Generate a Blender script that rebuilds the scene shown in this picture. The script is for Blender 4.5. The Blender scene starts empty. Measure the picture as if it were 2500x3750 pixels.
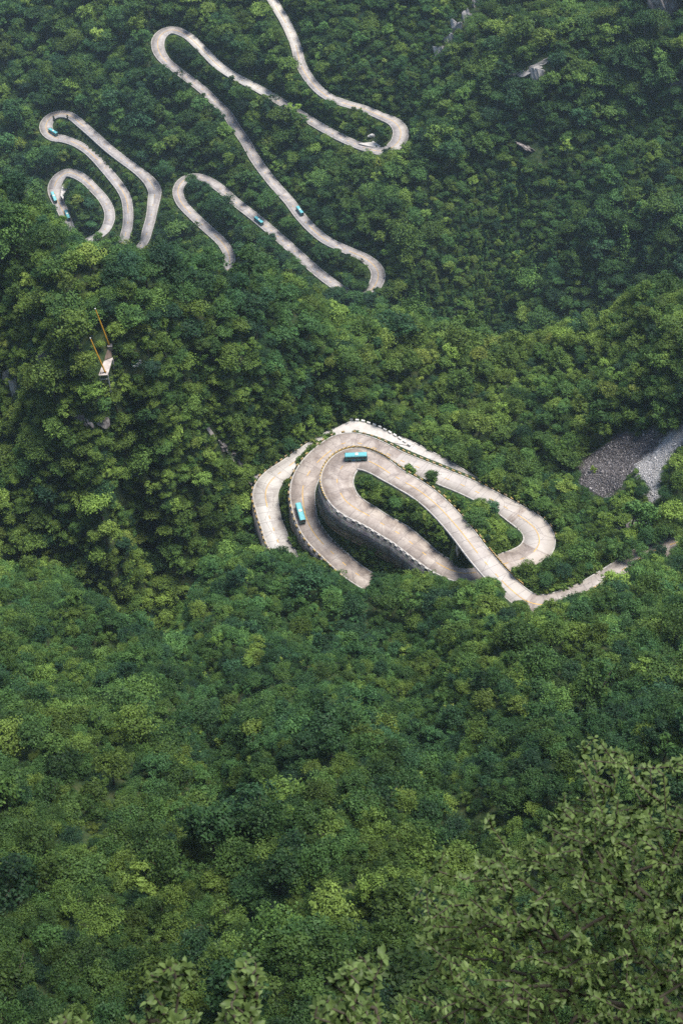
def LOG(*a):
    pass

import bpy, bmesh, math, random
import numpy as np
from mathutils import Vector, Matrix

random.seed(7)
rng = np.random.RandomState(7)
SC = bpy.context.scene
COL = SC.collection
R = math.radians

# ------------------------------------------------------------------ camera
F_PX, CX, CY = 5208.0, 1250.0, 1875.0
CAM = np.array([0.0, 0.0, 1000.0])
PITCH = 50.0
FWD = np.array([0, math.cos(R(PITCH)), -math.sin(R(PITCH))])
UPV = np.array([0, math.sin(R(PITCH)), math.cos(R(PITCH))])

def ray(px, py):
    return FWD + np.array([1., 0, 0]) * ((px - CX) / F_PX) + UPV * ((CY - py) / F_PX)
def at_z(px, py, z):
    d = ray(px, py); return CAM + d * ((z - 1000.0) / d[2])
def at_y(px, py, y):
    d = ray(px, py); return CAM + d * (y / d[1])
def at_d(px, py, s):
    return CAM + ray(px, py) * s
def project(P):
    P = np.atleast_2d(P) - CAM
    dep = P @ FWD
    dd = np.where(dep > 0.1, dep, 0.1)
    return CX + F_PX * P[:, 0] / dd, CY - F_PX * (P @ UPV) / dd, dep

cam_d = bpy.data.cameras.new("camera")
cam_d.sensor_fit = 'VERTICAL'; cam_d.sensor_height = 36.0; cam_d.sensor_width = 24.0
cam_d.lens = F_PX / 3750.0 * 36.0
cam_d.clip_start = 0.5; cam_d.clip_end = 6000
cam_d.dof.use_dof = True; cam_d.dof.focus_distance = 560; cam_d.dof.aperture_fstop = 5.6
cam = bpy.data.objects.new("camera", cam_d); COL.objects.link(cam)
cam.location = CAM; cam.rotation_euler = (R(90 - PITCH), 0, 0)
SC.camera = cam

# ------------------------------------------------------------------ mesh helpers
def mesh_np(name, V, Fc, mats=None, smooth=False, uv=None, fattr=None):
    """V (n,3); Fc (m,k) constant size faces."""
    V = np.asarray(V, dtype=np.float32); Fc = np.asarray(Fc, dtype=np.int32)
    me = bpy.data.meshes.new(name)
    me.vertices.add(len(V)); me.vertices.foreach_set("co", V.ravel())
    k = Fc.shape[1]
    me.loops.add(Fc.size); me.loops.foreach_set("vertex_index", Fc.ravel())
    me.polygons.add(len(Fc))
    me.polygons.foreach_set("loop_start", np.arange(0, Fc.size, k, dtype=np.int32))
    if smooth: me.polygons.foreach_set("use_smooth", np.ones(len(Fc), dtype=bool))
    for m in (mats or []): me.materials.append(m)
    if uv is not None:
        l = me.uv_layers.new(name="uv"); l.data.foreach_set("uv", np.asarray(uv, dtype=np.float32)[Fc.ravel()].ravel())
    for nm, arr in (fattr or {}).items():
        a = me.attributes.new(nm, 'FLOAT', 'FACE'); a.data.foreach_set("value", np.asarray(arr, dtype=np.float32))
    me.update(calc_edges=True); me.validate()
    return me

class MB:
    """collects boxes, tubes, prisms into one mesh"""
    def __init__(s): s.v = []; s.f = []; s.m = []
    def add(s, vs, fs, mi=0):
        o = len(s.v); s.v += [tuple(v) for v in vs]; s.f += [[i + o for i in f] for f in fs]; s.m += [mi] * len(fs)
    def box(s, c, size, M=None, mi=0, taper=1.0):
        x, y, z = [q / 2 for q in size]
        vs = [Vector((sx * x * (taper if sz > 0 else 1), sy * y * (taper if sz > 0 else 1), sz * z)) for sz in (-1, 1) for sy in (-1, 1) for sx in (-1, 1)]
        vs = [(M @ v if M else v) + Vector(c) for v in vs]
        s.add(vs, [[0, 2, 3, 1], [4, 5, 7, 6], [0, 1, 5, 4], [2, 6, 7, 3], [0, 4, 6, 2], [1, 3, 7, 5]], mi)
    def tube(s, pts, rad, n=6, mi=0, cap=True):
        pts = [Vector(p) for p in pts]
        rad = rad if hasattr(rad, '__len__') else [rad] * len(pts)
        o = len(s.v); rings = []
        for i, p in enumerate(pts):
            t = (pts[min(i + 1, len(pts) - 1)] - pts[max(i - 1, 0)]).normalized()
            a = t.orthogonal().normalized() if i == 0 else (a - t * a.dot(t)).normalized()
            b = t.cross(a)
            rings.append([p + (a * math.cos(2 * math.pi * k / n) + b * math.sin(2 * math.pi * k / n)) * rad[i] for k in range(n)])
        vs = [v for r_ in rings for v in r_]; fs = []
        for i in range(len(pts) - 1):
            for k in range(n):
                fs.append([i * n + k, i * n + (k + 1) % n, (i + 1) * n + (k + 1) % n, (i + 1) * n + k])
        if cap: fs += [list(range(n))[::-1], [(len(pts) - 1) * n + k for k in range(n)]]
        s.add(vs, fs, mi)
    def mesh(s, name, mats, smooth=False, bevel=0):
        me = bpy.data.meshes.new(name); me.from_pydata(s.v, [], s.f)
        for m in mats: me.materials.append(m)
        me.polygons.foreach_set("material_index", s.m)
        bm = bmesh.new(); bm.from_mesh(me)
        bmesh.ops.recalc_face_normals(bm, faces=bm.faces)
        if bevel:
            bmesh.ops.bevel(bm, geom=list(bm.edges), offset=bevel, segments=2, affect='EDGES', profile=.6)
        bm.to_mesh(me); bm.free()
        if smooth: me.polygons.foreach_set("use_smooth", [True] * len(me.polygons))
        me.update(); return me

def link(name, me, parent=None, loc=None):
    o = bpy.data.objects.new(name, me); COL.objects.link(o)
    if parent: o.parent = parent
    if loc is not None: o.location = loc
    return o
def tag(o, label=None, cat=None, group=None, kind=None):
    if label: o['label'] = label
    if cat: o['category'] = cat
    if group: o['group'] = group
    if kind: o['kind'] = kind
    return o
def empty(name, loc, rz=0.0):
    o = bpy.data.objects.new(name, None); COL.objects.link(o); o.location = loc; o.rotation_euler = (0, 0, rz); return o
KIDS = {}
def copy_tree(o, parent=None):
    c = o.copy(); COL.objects.link(c)
    if parent is not None: c.parent = parent
    for ch in list(o.children): copy_tree(ch, c)
    return c

# ------------------------------------------------------------------ material helpers
def new_mat(name, rough=.8, spec=.3):
    m = bpy.data.materials.new(name); m.use_nodes = True
    nt = m.node_tree; b = nt.nodes['Principled BSDF']
    b.inputs['Roughness'].default_value = rough
    b.inputs['Specular IOR Level'].default_value = spec
    return m, nt, b
def N(nt, typ, **kw):
    n = nt.nodes.new(typ)
    for k, v in kw.items(): setattr(n, k, v)
    return n
def flat(name, col, rough=.7, spec=.3, var=.0, scale=3.0):
    m, nt, b = new_mat(name, rough, spec)
    if var:
        t = N(nt, 'ShaderNodeTexCoord'); n = N(nt, 'ShaderNodeTexNoise'); n.inputs['Scale'].default_value = scale; n.inputs['Detail'].default_value = 5
        r = N(nt, 'ShaderNodeValToRGB'); r.color_ramp.elements[0].position = .3; r.color_ramp.elements[1].position = .7
        r.color_ramp.elements[0].color = [c * (1 - var) for c in col] + [1]; r.color_ramp.elements[1].color = [min(1, c * (1 + var)) for c in col] + [1]
        nt.links.new(t.outputs['Object'], n.inputs['Vector']); nt.links.new(n.outputs['Fac'], r.inputs['Fac']); nt.links.new(r.outputs['Color'], b.inputs['Base Color'])
    else: b.inputs['Base Color'].default_value = (*col, 1)
    return m
def ramp(nt, stops):
    r = N(nt, 'ShaderNodeValToRGB'); e = r.color_ramp.elements
    while len(e) < len(stops): e.new(.5)
    for q, (p, c) in zip(e, stops): q.position = p; q.color = (*c, 1) if len(c) == 3 else c
    return r
def math_n(nt, op, a, b=None):
    n = N(nt, 'ShaderNodeMath', operation=op)
    for i, q in enumerate((a, b)):
        if q is None: continue
        if isinstance(q, (int, float)): n.inputs[i].default_value = q
        else: nt.links.new(q, n.inputs[i])
    return n.outputs[0]
def mix_c(nt, fac, a, b, mode='MIX'):
    n = N(nt, 'ShaderNodeMix', data_type='RGBA', blend_type=mode)
    for i, q in ((0, fac), (6, a), (7, b)):
        if isinstance(q, (int, float)): n.inputs[i].default_value = q
        elif isinstance(q, tuple): n.inputs[i].default_value = (*q, 1)
        else: nt.links.new(q, n.inputs[i])
    return n.outputs[2]

# value noise on numpy arrays
def _lat(seed): return np.random.RandomState(seed).rand(256, 256) * 2 - 1
def vnoise(x, y, seed):
    L = _lat(seed); xi = np.floor(x).astype(int); yi = np.floor(y).astype(int); fx = x - xi; fy = y - yi
    fx = fx * fx * (3 - 2 * fx); fy = fy * fy * (3 - 2 * fy)
    a = L[xi & 255, yi & 255]; b = L[(xi + 1) & 255, yi & 255]; c = L[xi & 255, (yi + 1) & 255]; d = L[(xi + 1) & 255, (yi + 1) & 255]
    return (a * (1 - fx) + b * fx) * (1 - fy) + (c * (1 - fx) + d * fx) * fy
def fbm(x, y, wl, seed, octv=4, gain=.5):
    s = 0; a = 1.0
    for i in range(octv):
        s = s + a * vnoise(x / wl + 13.7 * i, y / wl + 7.1 * i, seed + i); wl *= .5; a *= gain
    return s
# ------------------------------------------------------------------ road centre lines (traced, then laid on the land)
F1 = [(955,-60),(985,-20),(1015,30),(1050,90),(1082,165),(1103,240),(1145,305),(1195,350),(1260,378),(1330,398),(1395,425),(1443,447),(1466,480),(1458,518),(1425,545),(1385,553),(1320,535),(1240,500),(1150,450),(1050,387),(950,327),(865,283),(800,240),(742,182),(690,133),(640,110),(602,118),(580,146),(582,185),(606,222),(650,258),(700,295),(750,335),(790,375),(830,415),(865,470),(900,520),(940,590),(1000,670),(1060,738),(1100,792),(1150,845),(1200,883),(1275,918),(1335,945),(1375,980),(1384,1015),(1365,1055),(1325,1082),(1275,1075),(1215,1036),(1150,985),(1080,922),(1005,855),(930,792),(860,738),(800,685),(750,655),(705,648),(668,665),(652,700),(665,742),(703,785),(760,838),(808,882),(836,925),(841,965),(828,1000),(800,1030),(750,1040)]
F2 = [(480,935),(517,901),(532,874),(540,844),(552,802),(559,763),(565,725),(567,697),(552,668),(525,641),(483,608),(437,574),(391,537),(345,495),(299,455),(261,425),(225,417),(190,428),(170,455),(175,483),(200,503),(230,508),(272,522),(314,545),(349,576),(383,614),(418,656),(444,690),(462,725),(469,763),(470,801),(466,836),(452,882),(430,920)]
F3 = [(285,905),(326,882),(360,863),(387,838),(402,800),(398,763),(376,725),(345,691),(314,660),(280,639),(249,632),(222,646),(204,672),(200,700),(210,730),(230,771),(245,809),(262,850)]
N1 = [(2480,1985,595),(2410,2010,593.5),(2350,2040,592.2),(2280,2085,591),(2205,2132,590),(2130,2174,588.5),(2050,2203,587.3),(1985,2214,586.3),(1925,2200,585.5),(1868,2157,584.5),(1819,2108,583.6),(1780,2064,583),(1740,2015,582.2),(1699,1961,581.4),(1661,1915,580.8),(1616,1866,580.1),(1570,1824,579.5),(1525,1791,579),(1475,1762,578.4),(1430,1735,577.9),(1389,1708,577.4),(1347,1688,577),(1306,1680,576.6),(1268,1694,576.3),(1243,1724,576),(1234,1762,575.6),(1244,1800,575.1),(1266,1834,574.6),(1302,1862,574.1),(1339,1882,573.6),(1377,1905,573.1),(1422,1932,572.6),(1468,1959,572.2),(1517,1998,571.7),(1561,2034,571.3),(1604,2064,570.9),(1657,2090,570.4),(1705,2099,570.1),(1770,2090,569.8),(1840,2066,569.4),(1895,2052,569.1),(1945,2028,568.8),(1972,1990,568.5),(1966,1950,568.1),(1935,1914,567.7),(1885,1880,567.2),(1830,1846,566.7),(1778,1818,566.3),(1732,1795,565.9),(1686,1774,565.5),(1641,1756,565.2),(1595,1737,564.8),(1516,1706,564.2),(1462,1684,563.8),(1410,1658,563.3),(1347,1632,562.8),(1290,1620,562.3),(1244,1628,561.8),(1208,1652,561.4),(1173,1682,561),(1140,1718,560.6),(1118,1756,560.1),(1108,1796,559.7),(1110,1840,559.1),(1119,1888,558.5),(1138,1934,557.9),(1168,1976,557.2),(1207,2015,556.5),(1248,2054,555.7),(1289,2089,555),(1331,2118,554.3),(1372,2143,553.6),(1420,2180,552.8)]
N2 = [(1070,2080,549.4),(1049,2036,549),(1027,2002,548.6),(1014,1973,548.3),(1000,1932,547.8),(987,1894,547.4),(978,1853,546.9),(972,1812,546.4),(982,1776,546),(1008,1745,545.6),(1045,1716,545.2),(1090,1683,544.7),(1132,1654,544.3),(1173,1627,543.9),(1215,1603,543.5),(1256,1588,543.1),(1306,1584,542.6),(1368,1596,542),(1430,1614,541.5),(1493,1640,540.9),(1574,1680,540.2),(1655,1723,539.4),(1740,1774,538.6),(1840,1834,537.6)]

def catmull(P, per=12):
    P = np.asarray(P, float); Q = np.vstack([2 * P[0] - P[1], P, 2 * P[-1] - P[-2]]); out = []
    t = np.linspace(0, 1, per, endpoint=False)[:, None]
    for i in range(1, len(Q) - 2):
        a, b, c, d = Q[i - 1], Q[i], Q[i + 1], Q[i + 2]
        out.append(.5 * (2 * b + (c - a) * t + (2 * a - 5 * b + 4 * c - d) * t ** 2 + (3 * b - a - 3 * c + d) * t ** 3))
    out.append(P[-1:]); return np.vstack(out)
def resample(P, step, extra=None):
    L = np.r_[0, np.cumsum(np.linalg.norm(np.diff(P[:, :3], axis=0), axis=1))]
    n = max(2, int(round(L[-1] / step)) + 1); s = np.linspace(0, L[-1], n)
    return np.column_stack([np.interp(s, L, P[:, k]) for k in range(P.shape[1])])
def smooth1(a, n):
    for _ in range(n):
        b = a.copy(); b[1:-1] = .25 * a[:-2] + .5 * a[1:-1] + .25 * a[2:]; a = b
    return a

# ------------------------------------------------------------------ land form
MID = []   # control points of the middle ground: mountain, loops, right hill
def Z(*t): MID.extend(tuple(at_z(*q)) for q in t)
def Yc(*t): MID.extend(tuple(at_y(*q)) for q in t)
crest = [(0,800,640),(120,850,640),(250,940,640),(330,985,637),(480,990,632),(620,1010,624),(800,1060,612),(950,1120,600),(1080,1170,585),(1190,1240,574),(1270,1340,561),(1285,1440,554)]
Z(*crest)
for c in crest:
    p = at_z(*c)
    for dy, dz in (() if c[1] > 1300 else ((14, -5), (50, -40), (110, -120), (220, -240))): MID.append((p[0] * (1 + dy / 700), p[1] + dy, max(p[2] + dz, 250)))
Yc((250,1100,412),(385,1200,402),(385,1340,385),(560,1150,412),(560,1300,399),(700,1200,418),(700,1400,402),(800,1350,410),(950,1350,423),
   (600,1480,388),(750,1560,397),(800,1480,408),(860,1660,400),(950,1600,413),(1050,1480,428),(1050,1600,421),(1150,1400,441),(1150,1550,430),
   (130,1150,415),(200,1300,398),(60,1280,410),(30,1400,412),(0,1500,410),(60,1700,385),(0,1800,380),
   (385,1450,378),(500,1600,374),(300,1550,375),(385,1700,366),(540,1850,379),(545,2000,371),(545,2130,363),(640,1750,376),(700,1700,380),(700,1900,369),(690,2000,358),(400,1900,351),(300,1800,362),(200,1650,372),
   (120,1850,363),(250,2000,351),(400,2100,347),(520,2200,347),(700,2080,358),(800,1950,374),(850,1850,385),(850,1740,394),(850,2050,371),(840,2150,362),
   (1800,1560,441),(1700,1450,466),(1850,1400,474),(1600,1350,480),(1500,1250,498),(1400,1450,458),(1350,1250,482),
   (1400,1170,540),(1550,1230,528),(1700,1280,522),(1850,1300,520))
Z((2100,1700,548),(2250,1680,562),(2350,1650,570),(2500,1580,588),(2620,1560,600),(2000,1600,542))
rc = [(2700,1050,618),(2500,1120,592),(2350,1170,573),(2200,1235,556),(2100,1265,546),(1950,1340,531)]
Z(*rc)
for c in rc:
    p = at_z(*c)
    for dy, dz in ((12, -6), (45, -48), (110, -125), (220, -240)): MID.append((p[0] * (1 + dy / 800), p[1] + dy, max(p[2] + dz, 250)))
Z((2300,1350,572),(2500,1300,600),(2100,1420,545),(2400,1480,582),(2200,1500,562),(2000,1520,543),(2600,1400,612))
Yc((2300,1900,353),(2450,1800,354),(2150,1900,364),(2400,2000,328),(2150,2080,332),(2500,1700,366),(2650,1900,352))
MID += [(-300,430,560),(-260,380,520),(300,430,655),(300,350,640),(-300,560,430),(300,620,520),(0,640,330),(-120,700,290),(120,700,340),(-250,760,230),(300,800,380),(0,860,250),(-300,330,480),(300,280,560),(0,290,520),(-120,290,480),(120,280,530)]

ROADZ = []
for t in (N1, N2):
    q = catmull([at_z(*p) for p in t], 3)
    ROADZ.append(q)
_near = np.vstack(ROADZ)
_cp = np.array(MID)
keep = np.ones(len(_cp), bool)
for i, p in enumerate(_cp):
    if np.min(np.hypot(_near[:, 0] - p[0], _near[:, 1] - p[1])) < 6: keep[i] = False
_r = _near[::3].copy(); _r[:, 2] -= 2.5
_cp = np.vstack([_cp[keep], _r])
_D = np.hypot(_cp[:, None, 0] - _cp[None, :, 0], _cp[:, None, 1] - _cp[None, :, 1])
_n = len(_cp)
_A = np.zeros((_n + 3, _n + 3)); _A[:_n, :_n] = _D - 1.2 * np.eye(_n)
_A[:_n, _n] = 1; _A[:_n, _n + 1:] = _cp[:, :2]; _A[_n, :_n] = 1; _A[_n + 1:, :_n] = _cp[:, :2].T
_W = np.linalg.solve(_A, np.r_[_cp[:, 2], 0, 0, 0])
def z_mid(x, y):
    out = np.empty_like(x)
    y = y + 7.5 * fbm(x * 1.6, y * .35, 24, 19, 3) * np.clip((np.hypot(x - 25, y - 365) - 62) / 25, 0, 1)     # ribs and runnels down the steep faces

    for i in range(0, len(x), 20000):
        xs, ys = x[i:i + 20000], y[i:i + 20000]
        out[i:i + 20000] = np.sqrt((xs[:, None] - _cp[:, 0]) ** 2 + (ys[:, None] - _cp[:, 1]) ** 2 + .5) @ _W[:_n] + _W[_n] + _W[_n + 1] * xs + _W[_n + 2] * ys
    return out
# near slope: falls away from the viewer, breaks off at an uneven brow
BROW = np.array([(-600,2000),(0,2055),(200,2075),(300,2190),(450,2330),(560,2290),(700,2210),(830,2065),(920,2042),(1040,2072),(1150,2165),(1300,2178),(1450,2168),(1600,2150),(1750,2150),(1850,2200),(1960,2275),(2040,2250),(2150,2195),(2250,2110),(2350,2020),(2500,1915),(3100,1800)], float)
def dep_t(py): return np.tan(R(PITCH) + np.arctan((py - CY) / F_PX))
def z_near(x, y):
    yy = np.maximum(y, 1)
    drop = 150 + .829 * yy
    s = x / (yy * FWD[1] - drop * FWD[2])
    px = CX + F_PX * s
    B = 150 / (dep_t(np.interp(px, BROW[:, 0], BROW[:, 1])) - .829)
    e = (yy - B) / 5.0
    drop = drop + 1.0 * 5.0 * np.logaddexp(0, np.clip(e, -40, 60))
    # gully and spurs on the slope
    gx = np.interp(yy, [60, 130, 200, 260, 300], [28, 26, 20, 22, 30])
    drop = drop + 15 * np.exp(-((x - gx) / 12) ** 2) * np.clip((yy - 80) / 60, 0, 1) * np.clip((300 - yy) / 45, 0, 1)
    gx2 = np.interp(yy, [60, 150, 240, 300], [-18, -24, -44, -75])
    drop = drop + 13 * np.exp(-((x - gx2) / 9) ** 2) * np.clip((yy - 90) / 60, 0, 1)
    drop = drop - 10 * np.clip((px - 2120) / 220, 0, 1)
    z = 1000 - drop + 11 * fbm(x, yy, 52, 31, 3) + 5 * vnoise(x / 17, yy / 70, 37)
    # cliff ledge under the viewpoint
    ledge = 981 + 1.0 * fbm(x, y, 8, 77, 2) - 9.0 * np.maximum(y - 4.5 , 0)
    return np.where(y < 22, np.maximum(z, ledge), z)
def z_far(x, y):
    z = 360 + .34 * x + .40 * (y - 779)
    # shoulder of the right-hand mountain
    z = z + 16 * np.exp(-(((x - 190) * .35 + (y - 855)) / 38) ** 2) * np.clip((x - 30) / 80, 0, 1)
    z = z + 15 * fbm(x + .7 * y, y - .7 * x, 150, 51, 4, .5)
    z = z + 14 * fbm(x, y, 95, 57, 3) * np.clip((x - 40) / 60, 0, 1)
    # gullies running down the fall line
    q = (x * .76 - y * .65)
    z = z - 15 * np.abs(vnoise(q / 55, (x + y) / 400, 90)) * np.clip((x - 40) / 60, .35, 1)
    return z
def land0(x, y):
    x = np.asarray(x, float).ravel(); y = np.asarray(y, float).ravel()
    zs = np.stack([z_near(x, y), z_mid(x, y) + 3.6 * fbm(x, y, 34, 11, 3), np.maximum(z_far(x, y), 0)])
    k = 3.5; m = zs.max(0)
    return m + k * np.log(np.exp((zs - m) / k).sum(0))

# grid
def axis(lo, hi, f0, f1, fine, coarse):
    return np.r_[np.arange(lo, f0, coarse), np.arange(f0, f1, fine), np.arange(f1, hi + coarse, coarse)]
GX = axis(-430, 430, -70, 120, 1.25, 3.0); GY = axis(-40, 1340, 296, 450, 1.25, 3.0)
XX, YY = np.meshgrid(GX, GY, indexing='ij')
ZZ = land0(XX, YY).reshape(XX.shape)
def zat(x, y, A=None):
    A = ZZ if A is None else A
    x = np.clip(np.asarray(x, float), GX[0], GX[-1] - .01); y = np.clip(np.asarray(y, float), GY[0], GY[-1] - .01)
    i = np.clip(np.searchsorted(GX, x, 'right') - 1, 0, len(GX) - 2); j = np.clip(np.searchsorted(GY, y, 'right') - 1, 0, len(GY) - 2)
    fx = (x - GX[i]) / (GX[i + 1] - GX[i]); fy = (y - GY[j]) / (GY[j + 1] - GY[j])
    return (A[i, j] * (1 - fx) + A[i + 1, j] * fx) * (1 - fy) + (A[i, j + 1] * (1 - fx) + A[i + 1, j + 1] * fx) * fy
def march(px, py, s0=60, s1=2400, n=1200, A=None):
    d = ray(px, py); s = np.linspace(s0, s1, n); P = CAM + d * s[:, None]
    below = P[:, 2] < zat(P[:, 0], P[:, 1], A)
    i = int(np.argmax(below)); 
    if not below[i]: i = n - 1
    a, b = s[max(i - 1, 0)], s[i]
    for _ in range(18):
        m = .5 * (a + b); p = CAM + d * m
        if p[2] < zat(p[0], p[1], A): b = m
        else: a = m
    return CAM + d * b

# far roads: put the traced line on the far slope, smooth its height, re-trace at that height
ZFAR = z_far(XX.ravel(), YY.ravel()).reshape(XX.shape)
ROADS = {}
for nm, T in (('F1', F1), ('F2', F2), ('F3', F3)):
    q = catmull(T, 8)
    z = np.array([march(a, b, 700, 2400, 500, ZFAR)[2] for a, b in q])
    z = smooth1(z, 500 if nm == 'F1' else 200)
    P = np.array([at_z(a, b, c) for (a, b), c in zip(q, z)])
    ROADS[nm] = resample(np.column_stack([P, q]), 1.6)
for nm, T in (('N1', N1), ('N2', N2)):
    q = catmull(T, 10)
    P = np.array([at_z(*t) for t in q])
    ROADS[nm] = resample(np.column_stack([P, q[:, :2]]), 1.0)
def idx(nm, px, py):
    """nearest road sample to a traced spot"""
    return int(np.argmin(np.hypot(ROADS[nm][:, 3] - px, ROADS[nm][:, 4] - py)))
HW = {}
for nm, base in (('F1', 3.55), ('F2', 3.4), ('F3', 3.5), ('N1', 4.25), ('N2', 4.0)):
    HW[nm] = np.full(len(ROADS[nm]), base)
def widen(nm, px, py, r, w):
    d = np.hypot(ROADS[nm][:, 3] - px, ROADS[nm][:, 4] - py)
    HW[nm] = np.maximum(HW[nm], HW[nm] + (w - HW[nm].min()) * np.clip(1 - d / r, 0, 1) ** .7)
widen('N1', 1250, 1755, 190, 6.3); widen('N1', 1960, 1985, 170, 6.1); widen('N1', 1450, 1955, 150, 4.9); widen('N1', 1210, 1660, 120, 4.6)
widen('N2', 985, 1800, 110, 5.2); widen('N2', 1010, 1960, 90, 4.6)
widen('F1', 1455, 500, 90, 5.6); widen('F1', 590, 150, 90, 4.8); widen('F2', 180, 460, 90, 4.8); widen('F2', 562, 690, 80, 4.8); widen('F3', 215, 665, 110, 4.9); widen('F1', 1375, 1010, 90, 4.6)
HW['N2'][idx('N2', 1500, 1642):] = np.linspace(4.0, 2.9, len(HW['N2']) - idx('N2', 1500, 1642))
for nm in HW: HW[nm] = smooth1(HW[nm], 6)
def frame(P):
    t = np.gradient(P[:, :2], axis=0); t /= np.linalg.norm(t, axis=1)[:, None] + 1e-9
    return t, np.column_stack([-t[:, 1], t[:, 0]])      # tangent, left normal
BR0, BR1 = idx('N1', 1822, 2112), idx('N1', 1712, 1978)     # the stretch carried by the bridge
# walled edges: road, side (+1 left), from, to, drop
WALLS = [('N1', -1, idx('N1', 1262, 1700), idx('N1', 1657, 2090), 11.0), ('N2', 1, idx('N2', 1040, 2025), idx('N2', 985, 1770), 16.0), ('N1', -1, idx('N1', 1120, 1750), idx('N1', 1250, 2056), 7.0)]

# cut and fill: the land follows each road, with banks between
ALLR = []
for nm in ROADS:
    P = ROADS[nm]; t, l = frame(P)
    drL = np.full(len(P), .0); drR = np.full(len(P), .0); ok = np.ones(len(P), bool)
    if nm == 'N1': ok[BR0:BR1] = False
    for (n2, side, a, b, d) in WALLS:
        if n2 == nm:
            u = np.arange(a, b); w = np.clip(np.minimum(u - a, b - 1 - u) / 10.0, 0, 1) * d
            if side > 0: drL[a:b] = np.maximum(drL[a:b], w)
            else: drR[a:b] = np.maximum(drR[a:b], w)
    ALLR.append(np.column_stack([P[:, :3] - [0, 0, .5 if nm[0] == 'F' else 0], l, HW[nm], drL, drR, np.full(len(P), 2.4 if nm[0] == 'F' else .7)])[ok])
ALLR = np.vstack(ALLR)
def conform(x, y, z):
    z = z.copy(); rd = np.full(len(x), 999.0)
    lo = ALLR[:, :2].min(0) - 40; hi = ALLR[:, :2].max(0) + 40
    sel = np.where((x > lo[0]) & (x < hi[0]) & (y > lo[1]) & (y < hi[1]))[0]
    for c in range(0, len(sel), 6000):
        s = sel[c:c + 6000]; dx = x[s, None] - ALLR[:, 0]; dy = y[s, None] - ALLR[:, 1]
        d = np.hypot(dx, dy); hw = ALLR[:, 5]
        e = d - hw                                      # distance beyond the edge
        rd[s] = e.min(1)
        near = e < 26
        left = (dx * ALLR[:, 3] + dy * ALLR[:, 4]) > 0
        dr = np.where(left, ALLR[:, 6], ALLR[:, 7])
        zt = ALLR[:, 2] - .45 - np.where(e > .3, dr, 0) 
        w = np.where(near, 1 / (np.maximum(e, 0) + .6) ** 3.2, 0)
        w = np.where(e <= ALLR[:, 8], 400.0 / (1 + np.maximum(e, 0) ** 2), w)
        W = w.sum(1); zi = (w * zt).sum(1) / np.maximum(W, 1e-9)
        em = np.clip((e.min(1) - 2.0) / 14, 0, 1); em = em * em * (3 - 2 * em)
        z[s] = np.where(W > 0, zi * (1 - em) + z[s] * em, z[s])
    return z, rd
_z, _rd = conform(XX.ravel(), YY.ravel(), ZZ.ravel())
ZZ = _z.reshape(XX.shape); RD = _rd.reshape(XX.shape)
# ------------------------------------------------------------------ materials of the setting
def poly_in(px, py, poly):
    poly = np.asarray(poly, float); c = np.zeros(px.shape, bool); j = len(poly) - 1
    for i in range(len(poly)):
        xi, yi = poly[i]; xj, yj = poly[j]
        if yi != yj:
            c ^= ((yi > py) != (yj > py)) & (px < (xj - xi) * (py - yi) / (yj - yi) + xi)
        j = i
    return c
SCREE_DARK = [(2112,1768),(2118,1690),(2135,1664),(2172,1652),(2215,1622),(2245,1598),(2330,1578),(2400,1572),(2440,1600),(2400,1660),(2330,1700),(2285,1740),(2275,1790),(2215,1832),(2185,1815),(2160,1795)]
SCREE_PALE = [(2310,1722),(2345,1690),(2400,1640),(2440,1598),(2475,1560),(2560,1525),(2580,1590),(2490,1628),(2452,1662),(2425,1700),(2410,1760),(2392,1852),(2372,1850),(2368,1770),(2345,1745)]
PATH = [(752,1560),(775,1580),(800,1612),(822,1640),(850,1668),(885,1700),(905,1735),(880,1752),(850,1720),(820,1690),(790,1640),(765,1600)]
gi, gj = len(GX), len(GY)
gpx, gpy, gdep = project(np.column_stack([XX.ravel(), YY.ravel(), ZZ.ravel()]))
win = (YY.ravel() > 300) & (YY.ravel() < 470)
wob = 14 * fbm(XX.ravel(), YY.ravel(), 5, 5, 3)
sd = (poly_in(gpx + wob, gpy + wob, SCREE_DARK) & win).astype(float); sp = (poly_in(gpx + wob, gpy - wob, SCREE_PALE) & win).astype(float)
m_land, nt, b = new_mat('forest_floor', .95, .1)
tc = N(nt, 'ShaderNodeTexCoord')
n1 = N(nt, 'ShaderNodeTexNoise'); n1.inputs['Scale'].default_value = .35; n1.inputs['Detail'].default_value = 8
n2 = N(nt, 'ShaderNodeTexNoise'); n2.inputs['Scale'].default_value = 2.2; n2.inputs['Detail'].default_value = 6
for n_ in (n1, n2): nt.links.new(tc.outputs['Object'], n_.inputs['Vector'])
r1 = ramp(nt, [(.3, (.014, .03, .012)), (.5, (.03, .05, .018)), (.68, (.06, .07, .03))])
nt.links.new(n1.outputs['Fac'], r1.inputs['Fac'])
r2 = ramp(nt, [(.35, (.035, .03, .032)), (.55, (.085, .077, .08)), (.7, (.15, .14, .14))]); nt.links.new(n2.outputs['Fac'], r2.inputs['Fac'])
r3 = ramp(nt, [(.3, (.2, .19, .185)), (.7, (.42, .41, .40))]); nt.links.new(n2.outputs['Fac'], r3.inputs['Fac'])
a1 = N(nt, 'ShaderNodeAttribute', attribute_name='scree'); a2 = N(nt, 'ShaderNodeAttribute', attribute_name='gravel')
c_ = mix_c(nt, a1.outputs['Fac'], r1.outputs['Color'], r2.outputs['Color']); c_ = mix_c(nt, a2.outputs['Fac'], c_, r3.outputs['Color'])
nt.links.new(c_, b.inputs['Base Color'])
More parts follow.
